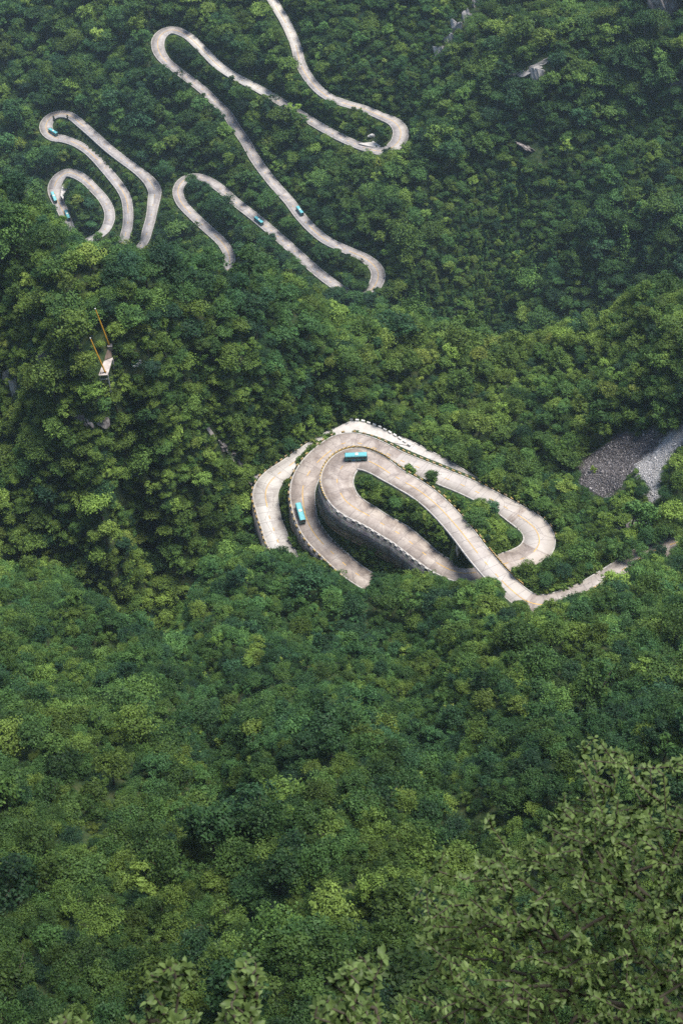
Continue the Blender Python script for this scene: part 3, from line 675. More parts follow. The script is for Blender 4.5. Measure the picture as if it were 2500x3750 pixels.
# loose stones of the scree
def scree(name, polys, count, size, cols, seed):
    g = np.random.RandomState(seed); x = g.uniform(60, 150, count * 14); y = g.uniform(350, 430, count * 14); z = zat(x, y); a, b_, _ = project(np.column_stack([x, y, z]))
    wv = 10 * fbm(x, y, 4, 8, 3); ok = np.zeros(len(x), bool)
    for q in polys: ok |= poly_in(a + wv, b_ + wv, q)
    x, y, z = x[ok][:count], y[ok][:count], z[ok][:count]; n_ = len(x); s = size * np.exp(g.normal(0, .45, n_))
    O = np.array([(1, 0, 0), (0, 1, 0), (-1, 0, 0), (0, -1, 0), (0, 0, .8), (0, 0, -.6)], float)
    V = O[None] * s[:, None, None] * g.uniform(.6, 1.3, (n_, 6, 1)); th = g.uniform(0, 6.28, n_); c_, s_ = np.cos(th), np.sin(th)
    X = V[:, :, 0] * c_[:, None] - V[:, :, 1] * s_[:, None]; Y = V[:, :, 0] * s_[:, None] + V[:, :, 1] * c_[:, None]
    V = np.stack([X + x[:, None], Y + y[:, None], V[:, :, 2] + z[:, None] + .1], -1).reshape(-1, 3)
    Fo = np.array([(0, 1, 4), (1, 2, 4), (2, 3, 4), (3, 0, 4), (1, 0, 5), (2, 1, 5), (3, 2, 5), (0, 3, 5)])
    m, nt, b = new_mat(name, .9, .15); at = N(nt, 'ShaderNodeAttribute', attribute_name='shade'); rr = ramp(nt, cols); nt.links.new(at.outputs['Fac'], rr.inputs['Fac']); nt.links.new(rr.outputs['Color'], b.inputs['Base Color'])
    tag(link(name, mesh_np(name, V, (Fo[None] + 6 * np.arange(n_)[:, None, None]).reshape(-1, 3), [m], fattr={'shade': np.repeat(g.rand(n_), 8)})), kind='stuff')
scree('scree', [SCREE_DARK], 9000, .21, [(0, (.05, .045, .045)), (.6, (.13, .118, .115)), (.95, (.25, .23, .225)), (1, (.42, .40, .38))], 1)
scree('gravel', [SCREE_PALE], 6000, .17, [(0, (.16, .15, .145)), (.6, (.36, .35, .34)), (1, (.58, .56, .54))], 2)
# ------------------------------------------------------------------ leaves
def leaf_mat(name, stops, transl=.18, rough=.55):
    m, nt, b = new_mat(name, rough, .12)
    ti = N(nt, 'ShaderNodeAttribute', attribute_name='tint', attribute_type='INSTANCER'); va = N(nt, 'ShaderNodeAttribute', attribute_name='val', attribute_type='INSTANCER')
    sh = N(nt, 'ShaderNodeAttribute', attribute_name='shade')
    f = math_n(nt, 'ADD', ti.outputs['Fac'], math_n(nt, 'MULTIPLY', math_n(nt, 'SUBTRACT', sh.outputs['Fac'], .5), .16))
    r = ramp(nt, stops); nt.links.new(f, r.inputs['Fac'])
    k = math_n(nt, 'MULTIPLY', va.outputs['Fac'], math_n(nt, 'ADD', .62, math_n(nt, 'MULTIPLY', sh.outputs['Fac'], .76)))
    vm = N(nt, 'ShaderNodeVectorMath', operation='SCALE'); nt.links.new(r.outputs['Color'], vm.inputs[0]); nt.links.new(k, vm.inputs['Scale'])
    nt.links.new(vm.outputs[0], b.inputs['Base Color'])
    tr = N(nt, 'ShaderNodeBsdfTranslucent'); mx = N(nt, 'ShaderNodeMixShader'); mx.inputs[0].default_value = transl
    g = mix_c(nt, 1.0, vm.outputs[0], (1.25, 1.3, .6), 'MULTIPLY'); nt.links.new(g, tr.inputs['Color'])
    nt.links.new(b.outputs[0], mx.inputs[1]); nt.links.new(tr.outputs[0], mx.inputs[2]); nt.links.new(mx.outputs[0], nt.nodes['Material Output'].inputs['Surface'])
    return m
LEAF_STOPS = [(0, (.020, .050, .026)), (.2, (.032, .078, .027)), (.4, (.050, .104, .026)), (.58, (.078, .130, .026)), (.72, (.104, .160, .030)), (.86, (.13, .19, .038)), (1, (.18, .22, .045))]
m_leaf = leaf_mat('leaves', LEAF_STOPS)
m_bark = flat('bark', (.085, .068, .055), .9, .1, .35, 2.0)

def make_crown(seed, D=5.6, Hc=4.6, z0=2.2, nl=17, ncl=9, nq=13, form='round', q=(.20, .40)):
    g = np.random.RandomState(seed); ctr = []; nor = []; siz = []; shd = []
    for k in range(nl):
        while True:
            u = g.normal(size=3); u /= np.linalg.norm(u)
            if u[2] > -.35: break
        if form == 'cone':
            h = (k + .5) / nl; a = k * 2.4; rr = (1 - h) ** .9 * .5 * D * g.uniform(.75, 1.05)
            c = np.array([math.cos(a) * rr * .7, math.sin(a) * rr * .7, z0 + h * Hc]); lr = max(.45, rr * .75); sq = .6
        elif form == 'flat':
            c = np.array([u[0], u[1], 0]) * D * .36 * g.uniform(.2, 1.05) ** .6; c[2] = z0 + Hc * (.45 + .42 * g.rand() * (1 - .8 * (np.hypot(c[0], c[1]) / (D * .5)) ** 2)); lr = D * g.uniform(.15, .22); sq = .5
        elif form == 'ragged':
            c = u * np.array([D * .52, D * .52, Hc * .62]) * g.uniform(.25, 1.1) + [0, 0, z0 + Hc * .45] + np.array([.5, .2, 0]) * D * .12; lr = D * g.uniform(.10, .21); sq = .7
        else:
            rr = g.uniform(.4, .92)
            c = u * np.array([D * .5, D * .5, Hc * .55]) * rr + [0, 0, z0 + Hc * .45]; lr = D * g.uniform(.11, .25); sq = .8
        ls = g.rand()
        for j in range(ncl):
            while True:
                v = g.normal(size=3); v /= np.linalg.norm(v)
                if v[2] > -.45: break
            cc = c + v * lr * np.array([1, 1, sq]) * g.uniform(.6, 1.05)
            cs = np.clip(.5 * ls + .5 * g.rand() , 0, 1)
            P = cc + g.normal(size=(nq, 3)) * lr * .30 * np.array([1, 1, .6])
            n = v * .9 + np.array([0, 0, .55]) + g.normal(size=(nq, 3)) * .55
            ctr.append(P); nor.append(n); siz.append(g.uniform(q[0], q[1], nq)); shd.append(np.clip(cs + g.normal(size=nq) * .12, 0, 1))
    C = np.vstack(ctr); Nn = np.vstack(nor); S = np.concatenate(siz); SH = np.concatenate(shd)
    Nn /= np.linalg.norm(Nn, axis=1)[:, None]
    a = np.cross(Nn, g.normal(size=Nn.shape)); a /= np.linalg.norm(a, axis=1)[:, None]; b = np.cross(Nn, a)
    s = S[:, None] * .5; n4 = len(C)
    # a sprig: pointed rhombus, slightly folded
    V = np.stack([C - a * s * 1.35, C - b * s * .8 + Nn * s * .15, C + a * s * 1.35 - Nn * s * .25, C + b * s * .8 + Nn * s * .15], 1).reshape(-1, 3)
    return mesh_np('crown', V, np.arange(n4 * 4).reshape(-1, 4), [m_leaf], fattr={'shade': SH}), C
def make_trunk(seed, C, h, r=.16):
    g = np.random.RandomState(seed + 99); mb = MB(); top = Vector((g.uniform(-.3, .3), g.uniform(-.3, .3), h))
    mb.tube([(0, 0, -1.2), (0, 0, .2), (top.x * .5, top.y * .5, h * .55), top], [r * 1.35, r * 1.1, r * .8, r * .55], 7)
    for k in range(6):
        c = Vector(C[g.randint(len(C))]); s = Vector((top.x * .5, top.y * .5, h * .55)).lerp(top, g.rand())
        m = s.lerp(c, .5) + Vector((0, 0, -.25)); mb.tube([s, m, c], [r * .5, r * .3, r * .1], 5)
    return mb.mesh('trunk', [m_bark], smooth=True)
PROTO = []
SPEC = [('round', 5.6, 4.6, 2.0), ('round', 6.2, 4.2, 2.2), ('round', 5.0, 5.4, 2.4), ('round', 6.6, 5.0, 2.3), ('flat', 6.6, 3.6, 2.2), ('flat', 5.8, 4.2, 2.6), ('round', 4.6, 6.2, 2.4), ('cone', 3.6, 7.6, 1.2), ('round', 5.4, 3.8, 1.8), ('flat', 7.0, 4.6, 2.6), ('ragged', 5.2, 4.8, 2.2), ('ragged', 6.2, 4.4, 2.4), ('ragged', 4.4, 5.6, 2.6)]
SHAPES = {0: 'round', 1: 'broad', 2: 'domed', 3: 'broad', 4: 'spreading', 5: 'spreading', 6: 'tall', 7: 'pointed', 8: 'round', 9: 'spreading', 10: 'ragged', 11: 'ragged', 12: 'ragged'}
for i, (fm, D, Hc, z0) in enumerate(SPEC):
    cm, C = make_crown(100 + i, D, Hc, z0, nl=26 if fm == 'cone' else 16 if fm == 'ragged' else 19, form=fm)
    PROTO.append((cm, make_trunk(i, C, z0 + Hc * .5), D, z0 + Hc))
SHRUB = []
for i, (D, Hc) in enumerate(((2.4, 1.7), (3.0, 2.0), (1.8, 1.2), (2.6, 2.6))):
    cm, C = make_crown(300 + i, D, Hc, .1, nl=9, ncl=7, nq=9, q=(.16, .32)); SHRUB.append((cm, D, Hc + .3))

# ------------------------------------------------------------------ what must stay in sight: roads as the photograph shows them
MW, MH = 682, 1024
SX = MW / 2500.0
VIS = {'F1': (idx('F1', 955, -60), idx('F1', 1360, 1058)), 'F1b': (idx('F1', 1218, 1037), idx('F1', 828, 985)), 'F2': (idx('F2', 517, 901), idx('F2', 455, 880)), 'F3': (idx('F3', 326, 882), idx('F3', 245, 809)),
       'N1': (idx('N1', 1960, 2212), idx('N1', 1345, 2126)), 'N2': (idx('N2', 1042, 2018), idx('N2', 1735, 1756))}
DEPTH = np.full((MW, MH), -1.0)
def put(P, grow=0):
    px, py, dp = project(P); a = np.round(px * SX).astype(int); b = np.round(py * SX).astype(int)
    for dx in range(-grow, grow + 1):
        for dy in range(-grow, grow + 1):
            ok = (a + dx >= 0) & (a + dx < MW) & (b + dy >= 0) & (b + dy < MH)
            A, B, Dp = a[ok] + dx, b[ok] + dy, dp[ok]
            o = np.argsort(-Dp); DEPTH[A[o], B[o]] = np.maximum(DEPTH[A[o], B[o]], Dp[o])
for k, (i, j) in VIS.items():
    nm = k[:2]; P = ROADS[nm]; t, l = frame(P); i, j = min(i, j), max(i, j) + 1
    for f in np.linspace(-1.05, 1.05, 15):
        q = P[i:j, :3].copy(); q[:, :2] += l[i:j] * (HW[nm][i:j] * f)[:, None]; put(q, 1)
i, j = idx('N1', 2300, 2070), idx('N1', 1960, 2213); P = ROADS['N1']; t, l = frame(P)
for f in np.linspace(-1.1, -.35, 7):
    q = P[i:j, :3].copy(); q[:, :2] += l[i:j] * (HW['N1'][i:j] * f)[:, None]; put(q, 1)
for px, py, r_, dd in ((388, 1345, 26, 0), (392, 1300, 22, 0), (400, 1268, 10, 0), (505, 1360, 12, 0), (690, 1494, 10, 0), (905, 1722, 22, 0), (2372, 1925, 14, 0), (1360, 497, 22, 0), (1240, 1540, 38, 0), (370, 1325, 8, 0), (355, 1290, 8, 0), (340, 1255, 8, 0), (388, 1230, 8, 0), (375, 1195, 8, 0), (358, 1155, 8, 0), (158, 1322, 20, 0), (62, 1430, 22, 0), (335, 1552, 26, 0), (376, 1398, 17, 0), (830, 1650, 24, 0), (862, 1695, 22, 0), (1640, 160, 14, 0), (1690, 100, 18, 0), (1730, 40, 14, 0)):
    th = np.linspace(0, 2 * np.pi, 24)
    for rr in np.linspace(0, r_, 5):
        put(np.array([march(px, py)] * 24) , 0)
        for a in th:
            DEPTH[min(MW - 1, max(0, int((px + rr * math.cos(a)) * SX))), min(MH - 1, max(0, int((py + rr * math.sin(a)) * SX)))] = 3000 if dd else max(1.0, float(np.linalg.norm(march(px, py) - CAM)) * .985)
qx, qy = np.meshgrid(np.arange(MW) / SX, np.arange(MH) / SX, indexing='ij')
for pl in (SCREE_DARK, SCREE_PALE, PATH):
    c_ = np.mean(pl, 0); m_ = poly_in(qx, qy, pl); DEPTH[m_] = np.maximum(DEPTH[m_], float(np.linalg.norm(march(*c_) - CAM)) * .98)
# spots where the photograph shows foliage leaning over the road
OVER = [(641,159,34),(668,175,26),(794,249,20),(855,290,22),(909,328,20),(1062,410,45),(1110,440,30),(1222,380,22),(1300,400,40),(1349,412,22),(1425,560,26),(700,300,30),(760,350,36),(820,410,40),(870,470,34),(930,560,28),
        (483,625,20),(559,779,18),(483,860,26),(470,745,16),(375,717,24),(398,763,24),(364,870,24),(400,830,18),(730,690,34),(909,777,18),(1001,864,36),(1071,940,26),(833,734,26),(1240,913,22),(700,655,30),(1150,965,20),(1330,965,22),(860,930,20),(450,862,20),(525,860,16),
        (1028,1745,32),(1202,1590,28),(1587,1745,30),(1765,1824,34),(1802,1861,30),(1078,1995,50),(1045,2030,60),(1180,2010,22),(1400,2130,50),(1590,2155,50),(1690,2170,45),(1790,2175,60),(1905,2105,42),(1960,2078,45),(2010,2085,50),(1150,1640,40),(1110,1690,30),(1500,1720,24),(1900,2238,40),(2030,2245,36),(2095,2225,40),(2240,2150,34),(2335,2080,40),(1300,1600,24)]
OVER = np.array(OVER, float); OVER[OVER[:, 1] < 1000, 2] *= .8
def clashes(P, rad, hgt, dep):
    """would a crown of this size hide a stretch of road that the photograph shows? P: bases (n,3)"""
    c = P + np.array([0, 0, 1.0]) * (hgt * .55)[:, None]
    px, py, dp = project(c); rx = rad / dp * F_PX; ry = np.maximum(hgt * .5 * .75, rad * .8) / dp * F_PX
    bad = np.zeros(len(P), int)
    for a in np.linspace(0, 2 * np.pi, 12, endpoint=False):
        for f in (1.0, .6):
            x = px + rx * f * math.cos(a); y = py + ry * f * math.sin(a)
            i = np.clip((x * SX).astype(int), 0, MW - 1); j = np.clip((y * SX).astype(int), 0, MH - 1)
            hit = (DEPTH[i, j] > dp + .5) & (x > 0) & (x < 2500) & (y > 0) & (y < 3750)
            o = (np.hypot(x[:, None] - OVER[:, 0], y[:, None] - OVER[:, 1]) < OVER[:, 2]).any(1)
            bad += hit & ~o
    return bad

# ------------------------------------------------------------------ planting
def scatter(n, box=None):
    """points spread evenly over the land surface, in a fan wider than the picture"""
    a = GX[:-1], GX[1:]; cx = .5 * (GX[:-1] + GX[1:]); cy = .5 * (GY[:-1] + GY[1:])
    dzx = (ZZ[1:, :-1] - ZZ[:-1, :-1]) / np.diff(GX)[:, None]; dzy = (ZZ[:-1, 1:] - ZZ[:-1, :-1]) / np.diff(GY)[None, :]
    sl = np.minimum(np.sqrt(1 + dzx ** 2 + dzy ** 2), 4.0)
    A = np.diff(GX)[:, None] * np.diff(GY)[None, :] * sl
    C = np.stack(np.meshgrid(cx, cy, indexing='ij'), -1).reshape(-1, 2)
    px, py, dp = project(np.column_stack([C, zat(C[:, 0], C[:, 1])]))
    inn = (px > -520) & (px < 3020) & (py > -330) & (py < 4150) & (dp > 60)
    A = A.ravel() * inn
    k = rng.choice(len(A), n, p=A / A.sum())
    i, j = np.unravel_index(k, (len(cx), len(cy)))
    x = GX[i] + rng.rand(n) * np.diff(GX)[i]; y = GY[j] + rng.rand(n) * np.diff(GY)[j]
    return np.column_stack([x, y, zat(x, y)]), sl[i, j], A.sum()
SEED=0
P0, SLP, area = scatter(150000)
px, py, dp = project(P0)
rd = zat(P0[:, 0], P0[:, 1], RD)
D3 = np.linalg.norm(P0 - CAM, axis=1)
scl = np.clip(np.exp(rng.normal(0, .36, len(P0))), .45, 2.2)
zone_near = P0[:, 1] < 330; zone_far = P0[:, 1] > 620
scl *= np.where(zone_near, .60, np.where(zone_far, 1.05, .76))
scl *= 1 + .22 * fbm(P0[:, 0], P0[:, 1], 45, 61, 2)
scl *= np.where(rng.rand(len(P0)) < .06, 1.5, 1)
open_ = fbm(P0[:, 0] * .8 + P0[:, 1] * .3, P0[:, 1], 60, 71, 3)        # scrubby, open patches on the far right slope
scrub = zone_far & (open_ > .12) & (P0[:, 0] > -40)
scl = np.where(scrub, scl * .62, scl)
steep = SLP > 2.2
scl = np.where(steep, scl * .8, scl)
kind = rng.choice(13, len(P0), p=[.10, .09, .09, .09, .10, .09, .07, .0, .09, .07, .08, .08, .05])
con = (P0[:, 1] > 560) & (P0[:, 1] < 790) & (P0[:, 0] > 30) & (fbm(P0[:, 0], P0[:, 1], 70, 15, 2) > -.1)
kind = np.where(con & (rng.rand(len(P0)) < .45), 7, kind)
Dk = np.array([q[2] for q in PROTO])[kind]; Hk = np.array([q[3] for q in PROTO])[kind]
noscree = (poly_in(px, py, SCREE_DARK) | poly_in(px, py, SCREE_PALE)) & (P0[:, 1] > 300) & (P0[:, 1] < 470)
nopath = poly_in(px, py, PATH) & (P0[:, 1] < 470)
ok = (rd > 1.6 + .25 * Dk * scl) & ~noscree & ~nopath & (P0[:, 1] > 45)
for spot in ROCKSPOTS: ok &= ~((np.linalg.norm(P0 - np.array(spot[:3]), axis=1) < spot[3]))
# shrink those that would hide the road, drop them if that does not help
for s_ in (1.0, .7, .48):
    c_ = np.zeros(len(P0), bool); w_ = np.where(ok)[0]
    c_[w_] = clashes(P0[w_], Dk[w_] * scl[w_] * .5, Hk[w_] * scl[w_], dp[w_]) > np.where(zone_far[w_], 2, 1)
    if s_ == .48: ok &= ~c_
    else: scl = np.where(c_, scl * .7, scl)
ok &= scl > .2
# a close row of trees arching over the road where it leaves past the right bank
# thin to a natural spacing
order = np.where(ok)[0]; order = order[np.argsort(-scl[order] + rng.rand(len(order)) * .5)]
from collections import defaultdict
cell = defaultdict(list); CS = 5.0; picked = []
rad_ = Dk * scl * .36
for i in order:
    p = P0[i]; a, b_, c_ = int(p[0] // CS), int(p[1] // CS), int(p[2] // CS); r_ = rad_[i]; good = True
    for da in (-1, 0, 1):
        for db in (-1, 0, 1):
            for dc in (-1, 0, 1):
                for j in cell.get((a + da, b_ + db, c_ + dc), ()):
                    q = P0[j]; m_ = .5 * (r_ + rad_[j]) * 1.7
                    if (p[0] - q[0]) ** 2 + (p[1] - q[1]) ** 2 + (p[2] - q[2]) ** 2 < m_ * m_: good = False; break
                if not good: break
            if not good: break
        if not good: break
    if good: cell[(a, b_, c_)].append(i); picked.append(i)
picked = np.array(picked)
T = dict(P=P0[picked], s=scl[picked], k=kind[picked], px=px[picked], py=py[picked], d=dp[picked])
# a close row of trees arching over the road where it leaves past the right bank
R1 = ROADS['N1']; t1, l1 = frame(R1); ext = []
for k in range(0, idx('N1', 2160, 2155), 2):
    far_end = k < idx('N1', 2300, 2072)
    for side in ((1, -1) if far_end else ()):
        for off in ((3.2, 6.0) if far_end else (5.4, 8.0)):
            if rng.rand() < (.75 if far_end else .5):
                q = R1[k, :2] + l1[k] * side * off + rng.normal(0, .5, 2); ext.append((q[0], q[1], min(float(zat(q[0], q[1])), R1[k, 2]), rng.uniform(.75, 1.1) if far_end else rng.uniform(.5, .75), rng.choice([0, 1, 3, 8, 4])))
R2 = ROADS['F1']; t2, l2 = frame(R2)
for k in range(idx('F1', 1362, 1060), idx('F1', 1232, 1048), 3):          # crowns close over the lower far bend
    for off in (-4.6, 4.4, -7.5, 7.2):
        q = R2[k, :2] + l2[k] * off + rng.normal(0, .5, 2); ext.append((q[0], q[1], float(zat(q[0], q[1])), rng.uniform(.85, 1.2), rng.choice([0, 1, 3, 8])))
ext = np.array(ext); ep = project(ext[:, :3])
T = dict(P=np.vstack([T['P'], ext[:, :3]]), s=np.r_[T['s'], ext[:, 3]], k=np.r_[T['k'], ext[:, 4].astype(int)], px=np.r_[T['px'], ep[0]], py=np.r_[T['py'], ep[1]], d=np.r_[T['d'], ep[2]])
n = len(T['s'])
# foliage colour: each tree its own, with drifts of kinds plus painted light and shade
x, y = T['P'][:, 0], T['P'][:, 1]
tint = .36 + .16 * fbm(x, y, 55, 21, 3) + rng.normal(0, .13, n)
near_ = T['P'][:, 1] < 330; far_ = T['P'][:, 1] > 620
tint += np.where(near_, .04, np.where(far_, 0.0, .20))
tint += np.where(T['k'] == 7, -.12, 0) + np.where((x < -15) & (y > 424) & (y < 520), -.17, 0) + np.where((x > 50) & (y > 850), .09, 0) + np.where((x < 0) & (y > 380) & (y < 420), .06, 0)  # conifers darker by kind; shade behind crest, sunlit knoll and upper slope painted in
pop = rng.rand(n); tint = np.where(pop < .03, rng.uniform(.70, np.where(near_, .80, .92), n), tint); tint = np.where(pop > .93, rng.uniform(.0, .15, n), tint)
T['tint'] = np.clip(tint, 0, 1); T['val'] = np.clip(np.exp(rng.normal(0, .26, n)), .45, 1.7) * np.where(far_, 1.05, np.clip(.60 + (T['P'][:, 1] - 90) / 480, .60, 1))  # random per tree; near-slope shade and a little far haze painted into val
T['rot'] = np.column_stack([rng.normal(0, .07, n), rng.normal(0, .07, n), rng.uniform(0, 6.28, n)])
T['sc'] = np.column_stack([T['s'] * rng.uniform(.9, 1.12, n), T['s'] * rng.uniform(.9, 1.12, n), T['s'] * rng.uniform(.85, 1.15, n)])

# understorey: bushes on banks, verges, islands and clearings
PS, _, _ = scatter(75000)
pxs, pys, dps = project(PS); rds = zat(PS[:, 0], PS[:, 1], RD)
oks = (rds > 1.0) & (PS[:, 1] > 45) & ~(poly_in(pxs, pys, PATH) & (PS[:, 1] < 470)) & ((rds < 22) | (rng.rand(len(PS)) < np.where((PS[:, 1] > 620) & (PS[:, 0] > -40), .9, .22)))
oks &= ~((poly_in(pxs, pys, SCREE_DARK) | poly_in(pxs, pys, SCREE_PALE)) & (PS[:, 1] > 300) & (PS[:, 1] < 470) & (rng.rand(len(PS)) < .965))
for spot in ROCKSPOTS: oks &= ~((np.linalg.norm(PS - np.array(spot[:3]), axis=1) < spot[3] * .8))
# extra bushes close to the stacked bends
PE = np.column_stack([rng.uniform(-62, 112, 26000), rng.uniform(300, 450, 26000)]); PE = np.column_stack([PE, zat(PE[:, 0], PE[:, 1])])
rde = zat(PE[:, 0], PE[:, 1], RD); pxe, pye, dpe = project(PE)
oke = (rde > .8) & (rde < 11) & ~poly_in(pxe, pye, PATH) & ~poly_in(pxe, pye, SCREE_DARK) & ~poly_in(pxe, pye, SCREE_PALE)
PS = np.vstack([PS[oks], PE[oke]]); ns = len(PS)
ks = rng.choice(4, ns); ss = np.clip(np.exp(rng.normal(0, .3, ns)), .5, 1.8)
dps = project(PS)[2]; Ds = np.array([q[1] for q in SHRUB])[ks]; Hs = np.array([q[2] for q in SHRUB])[ks]
for it in range(2):
    c_ = clashes(PS, Ds * ss * .5, Hs * ss, dps) > 0
    if it == 0: ss = np.where(c_, ss * .5, ss)
oks = ~c_
lay_px = [(1497, 1640), (1451, 1595), (1389, 1556), (1327, 1532), (1285, 1528), (1220, 1560), (1225, 1600), (1400, 1606)]
def off_layby(P): 
    a, b_, _ = project(P); return ~(poly_in(a, b_, lay_px) & (P[:, 1] > 380))
oks &= off_layby(PS)
PS, ks, ss = PS[oks], ks[oks], ss[oks]; ns = len(PS)
ok_t = off_layby(T['P'])
T = {k: v[ok_t] for k, v in T.items()}; n = len(T['s'])
U = dict(P=PS, k=ks + 10, rot=np.column_stack([rng.normal(0, .1, ns), rng.normal(0, .1, ns), rng.uniform(0, 6.28, ns)]), sc=np.repeat(ss[:, None], 3, 1) * rng.uniform(.85, 1.15, (ns, 3)),
         tint=np.clip(.58 + .15 * fbm(PS[:, 0], PS[:, 1], 30, 41, 2) + rng.normal(0, .14, ns) - np.where(PS[:, 1] > 620, .06, 0), 0, .95), val=np.clip(np.exp(rng.normal(0, .2, ns)), .5, 1.5))

# ------------------------------------------------------------------ the 300 trees that show largest stand as objects of their own
FG_OUT = [(2172,2640),(2060,2780),(2000,2900),(1790,3060),(1740,2960),(1600,3080),(1440,3260),(1380,3700),(1380,3760),(2500,3760),(2500,2700)]
vis = (T['px'] > 12) & (T['px'] < 2488) & (T['py'] > 20) & (T['py'] < 3725) & ~poly_in(T['px'], T['py'], FG_OUT) & (T['P'][:, 1] < 330)
big = T['s'] * np.array([q[2] for q in PROTO])[T['k']] / T['d'] * np.where(vis, 1, 0)
top = np.argsort(-big)[:300]
rest = np.ones(n, bool); rest[top] = False
def cname(v):
    return 'dark bluish green' if v < .2 else 'deep green' if v < .36 else 'mid green' if v < .5 else 'olive green' if v < .66 else 'light yellowish green'
def place(px, py):
    if py > 3350: return 'behind the leafy saplings at the bottom' if px < 1420 else 'beside the overhanging leafy tree'
    if py > 2950: return 'low on the left of the near slope' if px < 560 else 'in the middle of the near slope' if px < 1150 else 'in the gully beside the overhanging tree'
    if py > 2550: return 'halfway up the left of the near slope' if px < 700 else 'halfway up the middle of the near slope' if px < 1500 else 'above the overhanging leafy tree'
    return 'near the brow left of the bends' if px < 700 else 'near the brow below the stacked bends'
groups_ = defaultdict(list)
for i in top:
    groups_[(place(T['px'][i], T['py'][i]), cname(T['tint'][i]), SHAPES[int(T['k'][i])])].append(i)
ORD = ['leftmost', 'second', 'third', 'fourth', 'fifth', 'sixth', 'seventh', 'eighth', 'ninth', 'tenth', 'eleventh', 'twelfth']
first = {}
for (pl, cn, sh), ids in groups_.items():
    ids = sorted(ids, key=lambda i: T['px'][i])
    for q, i in enumerate(ids):
        if len(ids) == 1: lab = f'{cn} {sh} tree {pl}'
        elif q == 0: lab = f'leftmost {cn} {sh} tree {pl}'
        elif q == len(ids) - 1: lab = f'rightmost {cn} {sh} tree {pl}'
        else: lab = f'{ORD[min(q, 11)]} from left {cn} {sh} tree {pl}'
        k = int(T['k'][i])
        tr = empty('forest_tree', tuple(T['P'][i])); tr.rotation_euler = tuple(T['rot'][i]); tr.scale = tuple(T['sc'][i])
        tag(tr, lab, 'tree', 'trees ' + pl)
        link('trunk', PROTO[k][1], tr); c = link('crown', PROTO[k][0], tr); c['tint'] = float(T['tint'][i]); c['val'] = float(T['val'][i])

# ------------------------------------------------------------------ everything beyond them is forest that nobody could count
def instancer(name, S, kinds_used, meshes):
    me = bpy.data.meshes.new(name); m_ = len(S['P']); me.vertices.add(m_); me.vertices.foreach_set('co', S['P'].astype(np.float32).ravel())
    for nm, typ, arr in (('tint', 'FLOAT', S['tint']), ('val', 'FLOAT', S['val'])):
        a = me.attributes.new(nm, typ, 'POINT'); a.data.foreach_set('value', np.asarray(arr, np.float32))
    a = me.attributes.new('pick', 'INT', 'POINT'); a.data.foreach_set('value', np.asarray(S['k'] - kinds_used, np.int32))
    for nm in ('rot', 'sc'):
        a = me.attributes.new(nm, 'FLOAT_VECTOR', 'POINT'); a.data.foreach_set('vector', np.asarray(S[nm], np.float32).ravel())
    ob = link(name, me); ng = bpy.data.node_groups.new(name, 'GeometryNodeTree')
    ng.interface.new_socket('Geometry', in_out='INPUT', socket_type='NodeSocketGeometry'); ng.interface.new_socket('Geometry', in_out='OUTPUT', socket_type='NodeSocketGeometry')
    gi_, go_ = ng.nodes.new('NodeGroupInput'), ng.nodes.new('NodeGroupOutput')
    ip = ng.nodes.new('GeometryNodeInstanceOnPoints'); g2i = ng.nodes.new('GeometryNodeGeometryToInstance')
    infos = []
    for parts in meshes:
        outs = []
        for me_ in parts:
            src = bpy.data.objects.new('source', me_)          # not linked to the scene: only lends its mesh
            oi = ng.nodes.new('GeometryNodeObjectInfo'); oi.inputs['Object'].default_value = src; outs.append(oi.outputs['Geometry'])
        if len(outs) > 1:
            jn = ng.nodes.new('GeometryNodeJoinGeometry')
            for o_ in outs[::-1]: ng.links.new(o_, jn.inputs[0])
            outs = [jn.outputs[0]]
        infos.append(outs[0])
    for o_ in infos[::-1]: ng.links.new(o_, g2i.inputs[0])
    def attr(nm, typ):
        a = ng.nodes.new('GeometryNodeInputNamedAttribute'); a.data_type = typ; a.inputs['Name'].default_value = nm; return a.outputs['Attribute']
    ng.links.new(gi_.outputs[0], ip.inputs['Points']); ng.links.new(g2i.outputs[0], ip.inputs['Instance']); ip.inputs['Pick Instance'].default_value = True
    ng.links.new(attr('pick', 'INT'), ip.inputs['Instance Index']); ng.links.new(attr('rot', 'FLOAT_VECTOR'), ip.inputs['Rotation']); ng.links.new(attr('sc', 'FLOAT_VECTOR'), ip.inputs['Scale'])
    ng.links.new(ip.outputs[0], go_.inputs[0])
    md = ob.modifiers.new('scatter', 'NODES'); md.node_group = ng
    return tag(ob, kind='stuff')
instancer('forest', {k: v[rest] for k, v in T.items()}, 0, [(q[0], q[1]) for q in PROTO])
instancer('undergrowth', U, 10, [(q[0],) for q in SHRUB])
LOG('area', area, 'trees', n, 'shrubs', ns, 'labels', len(groups_))
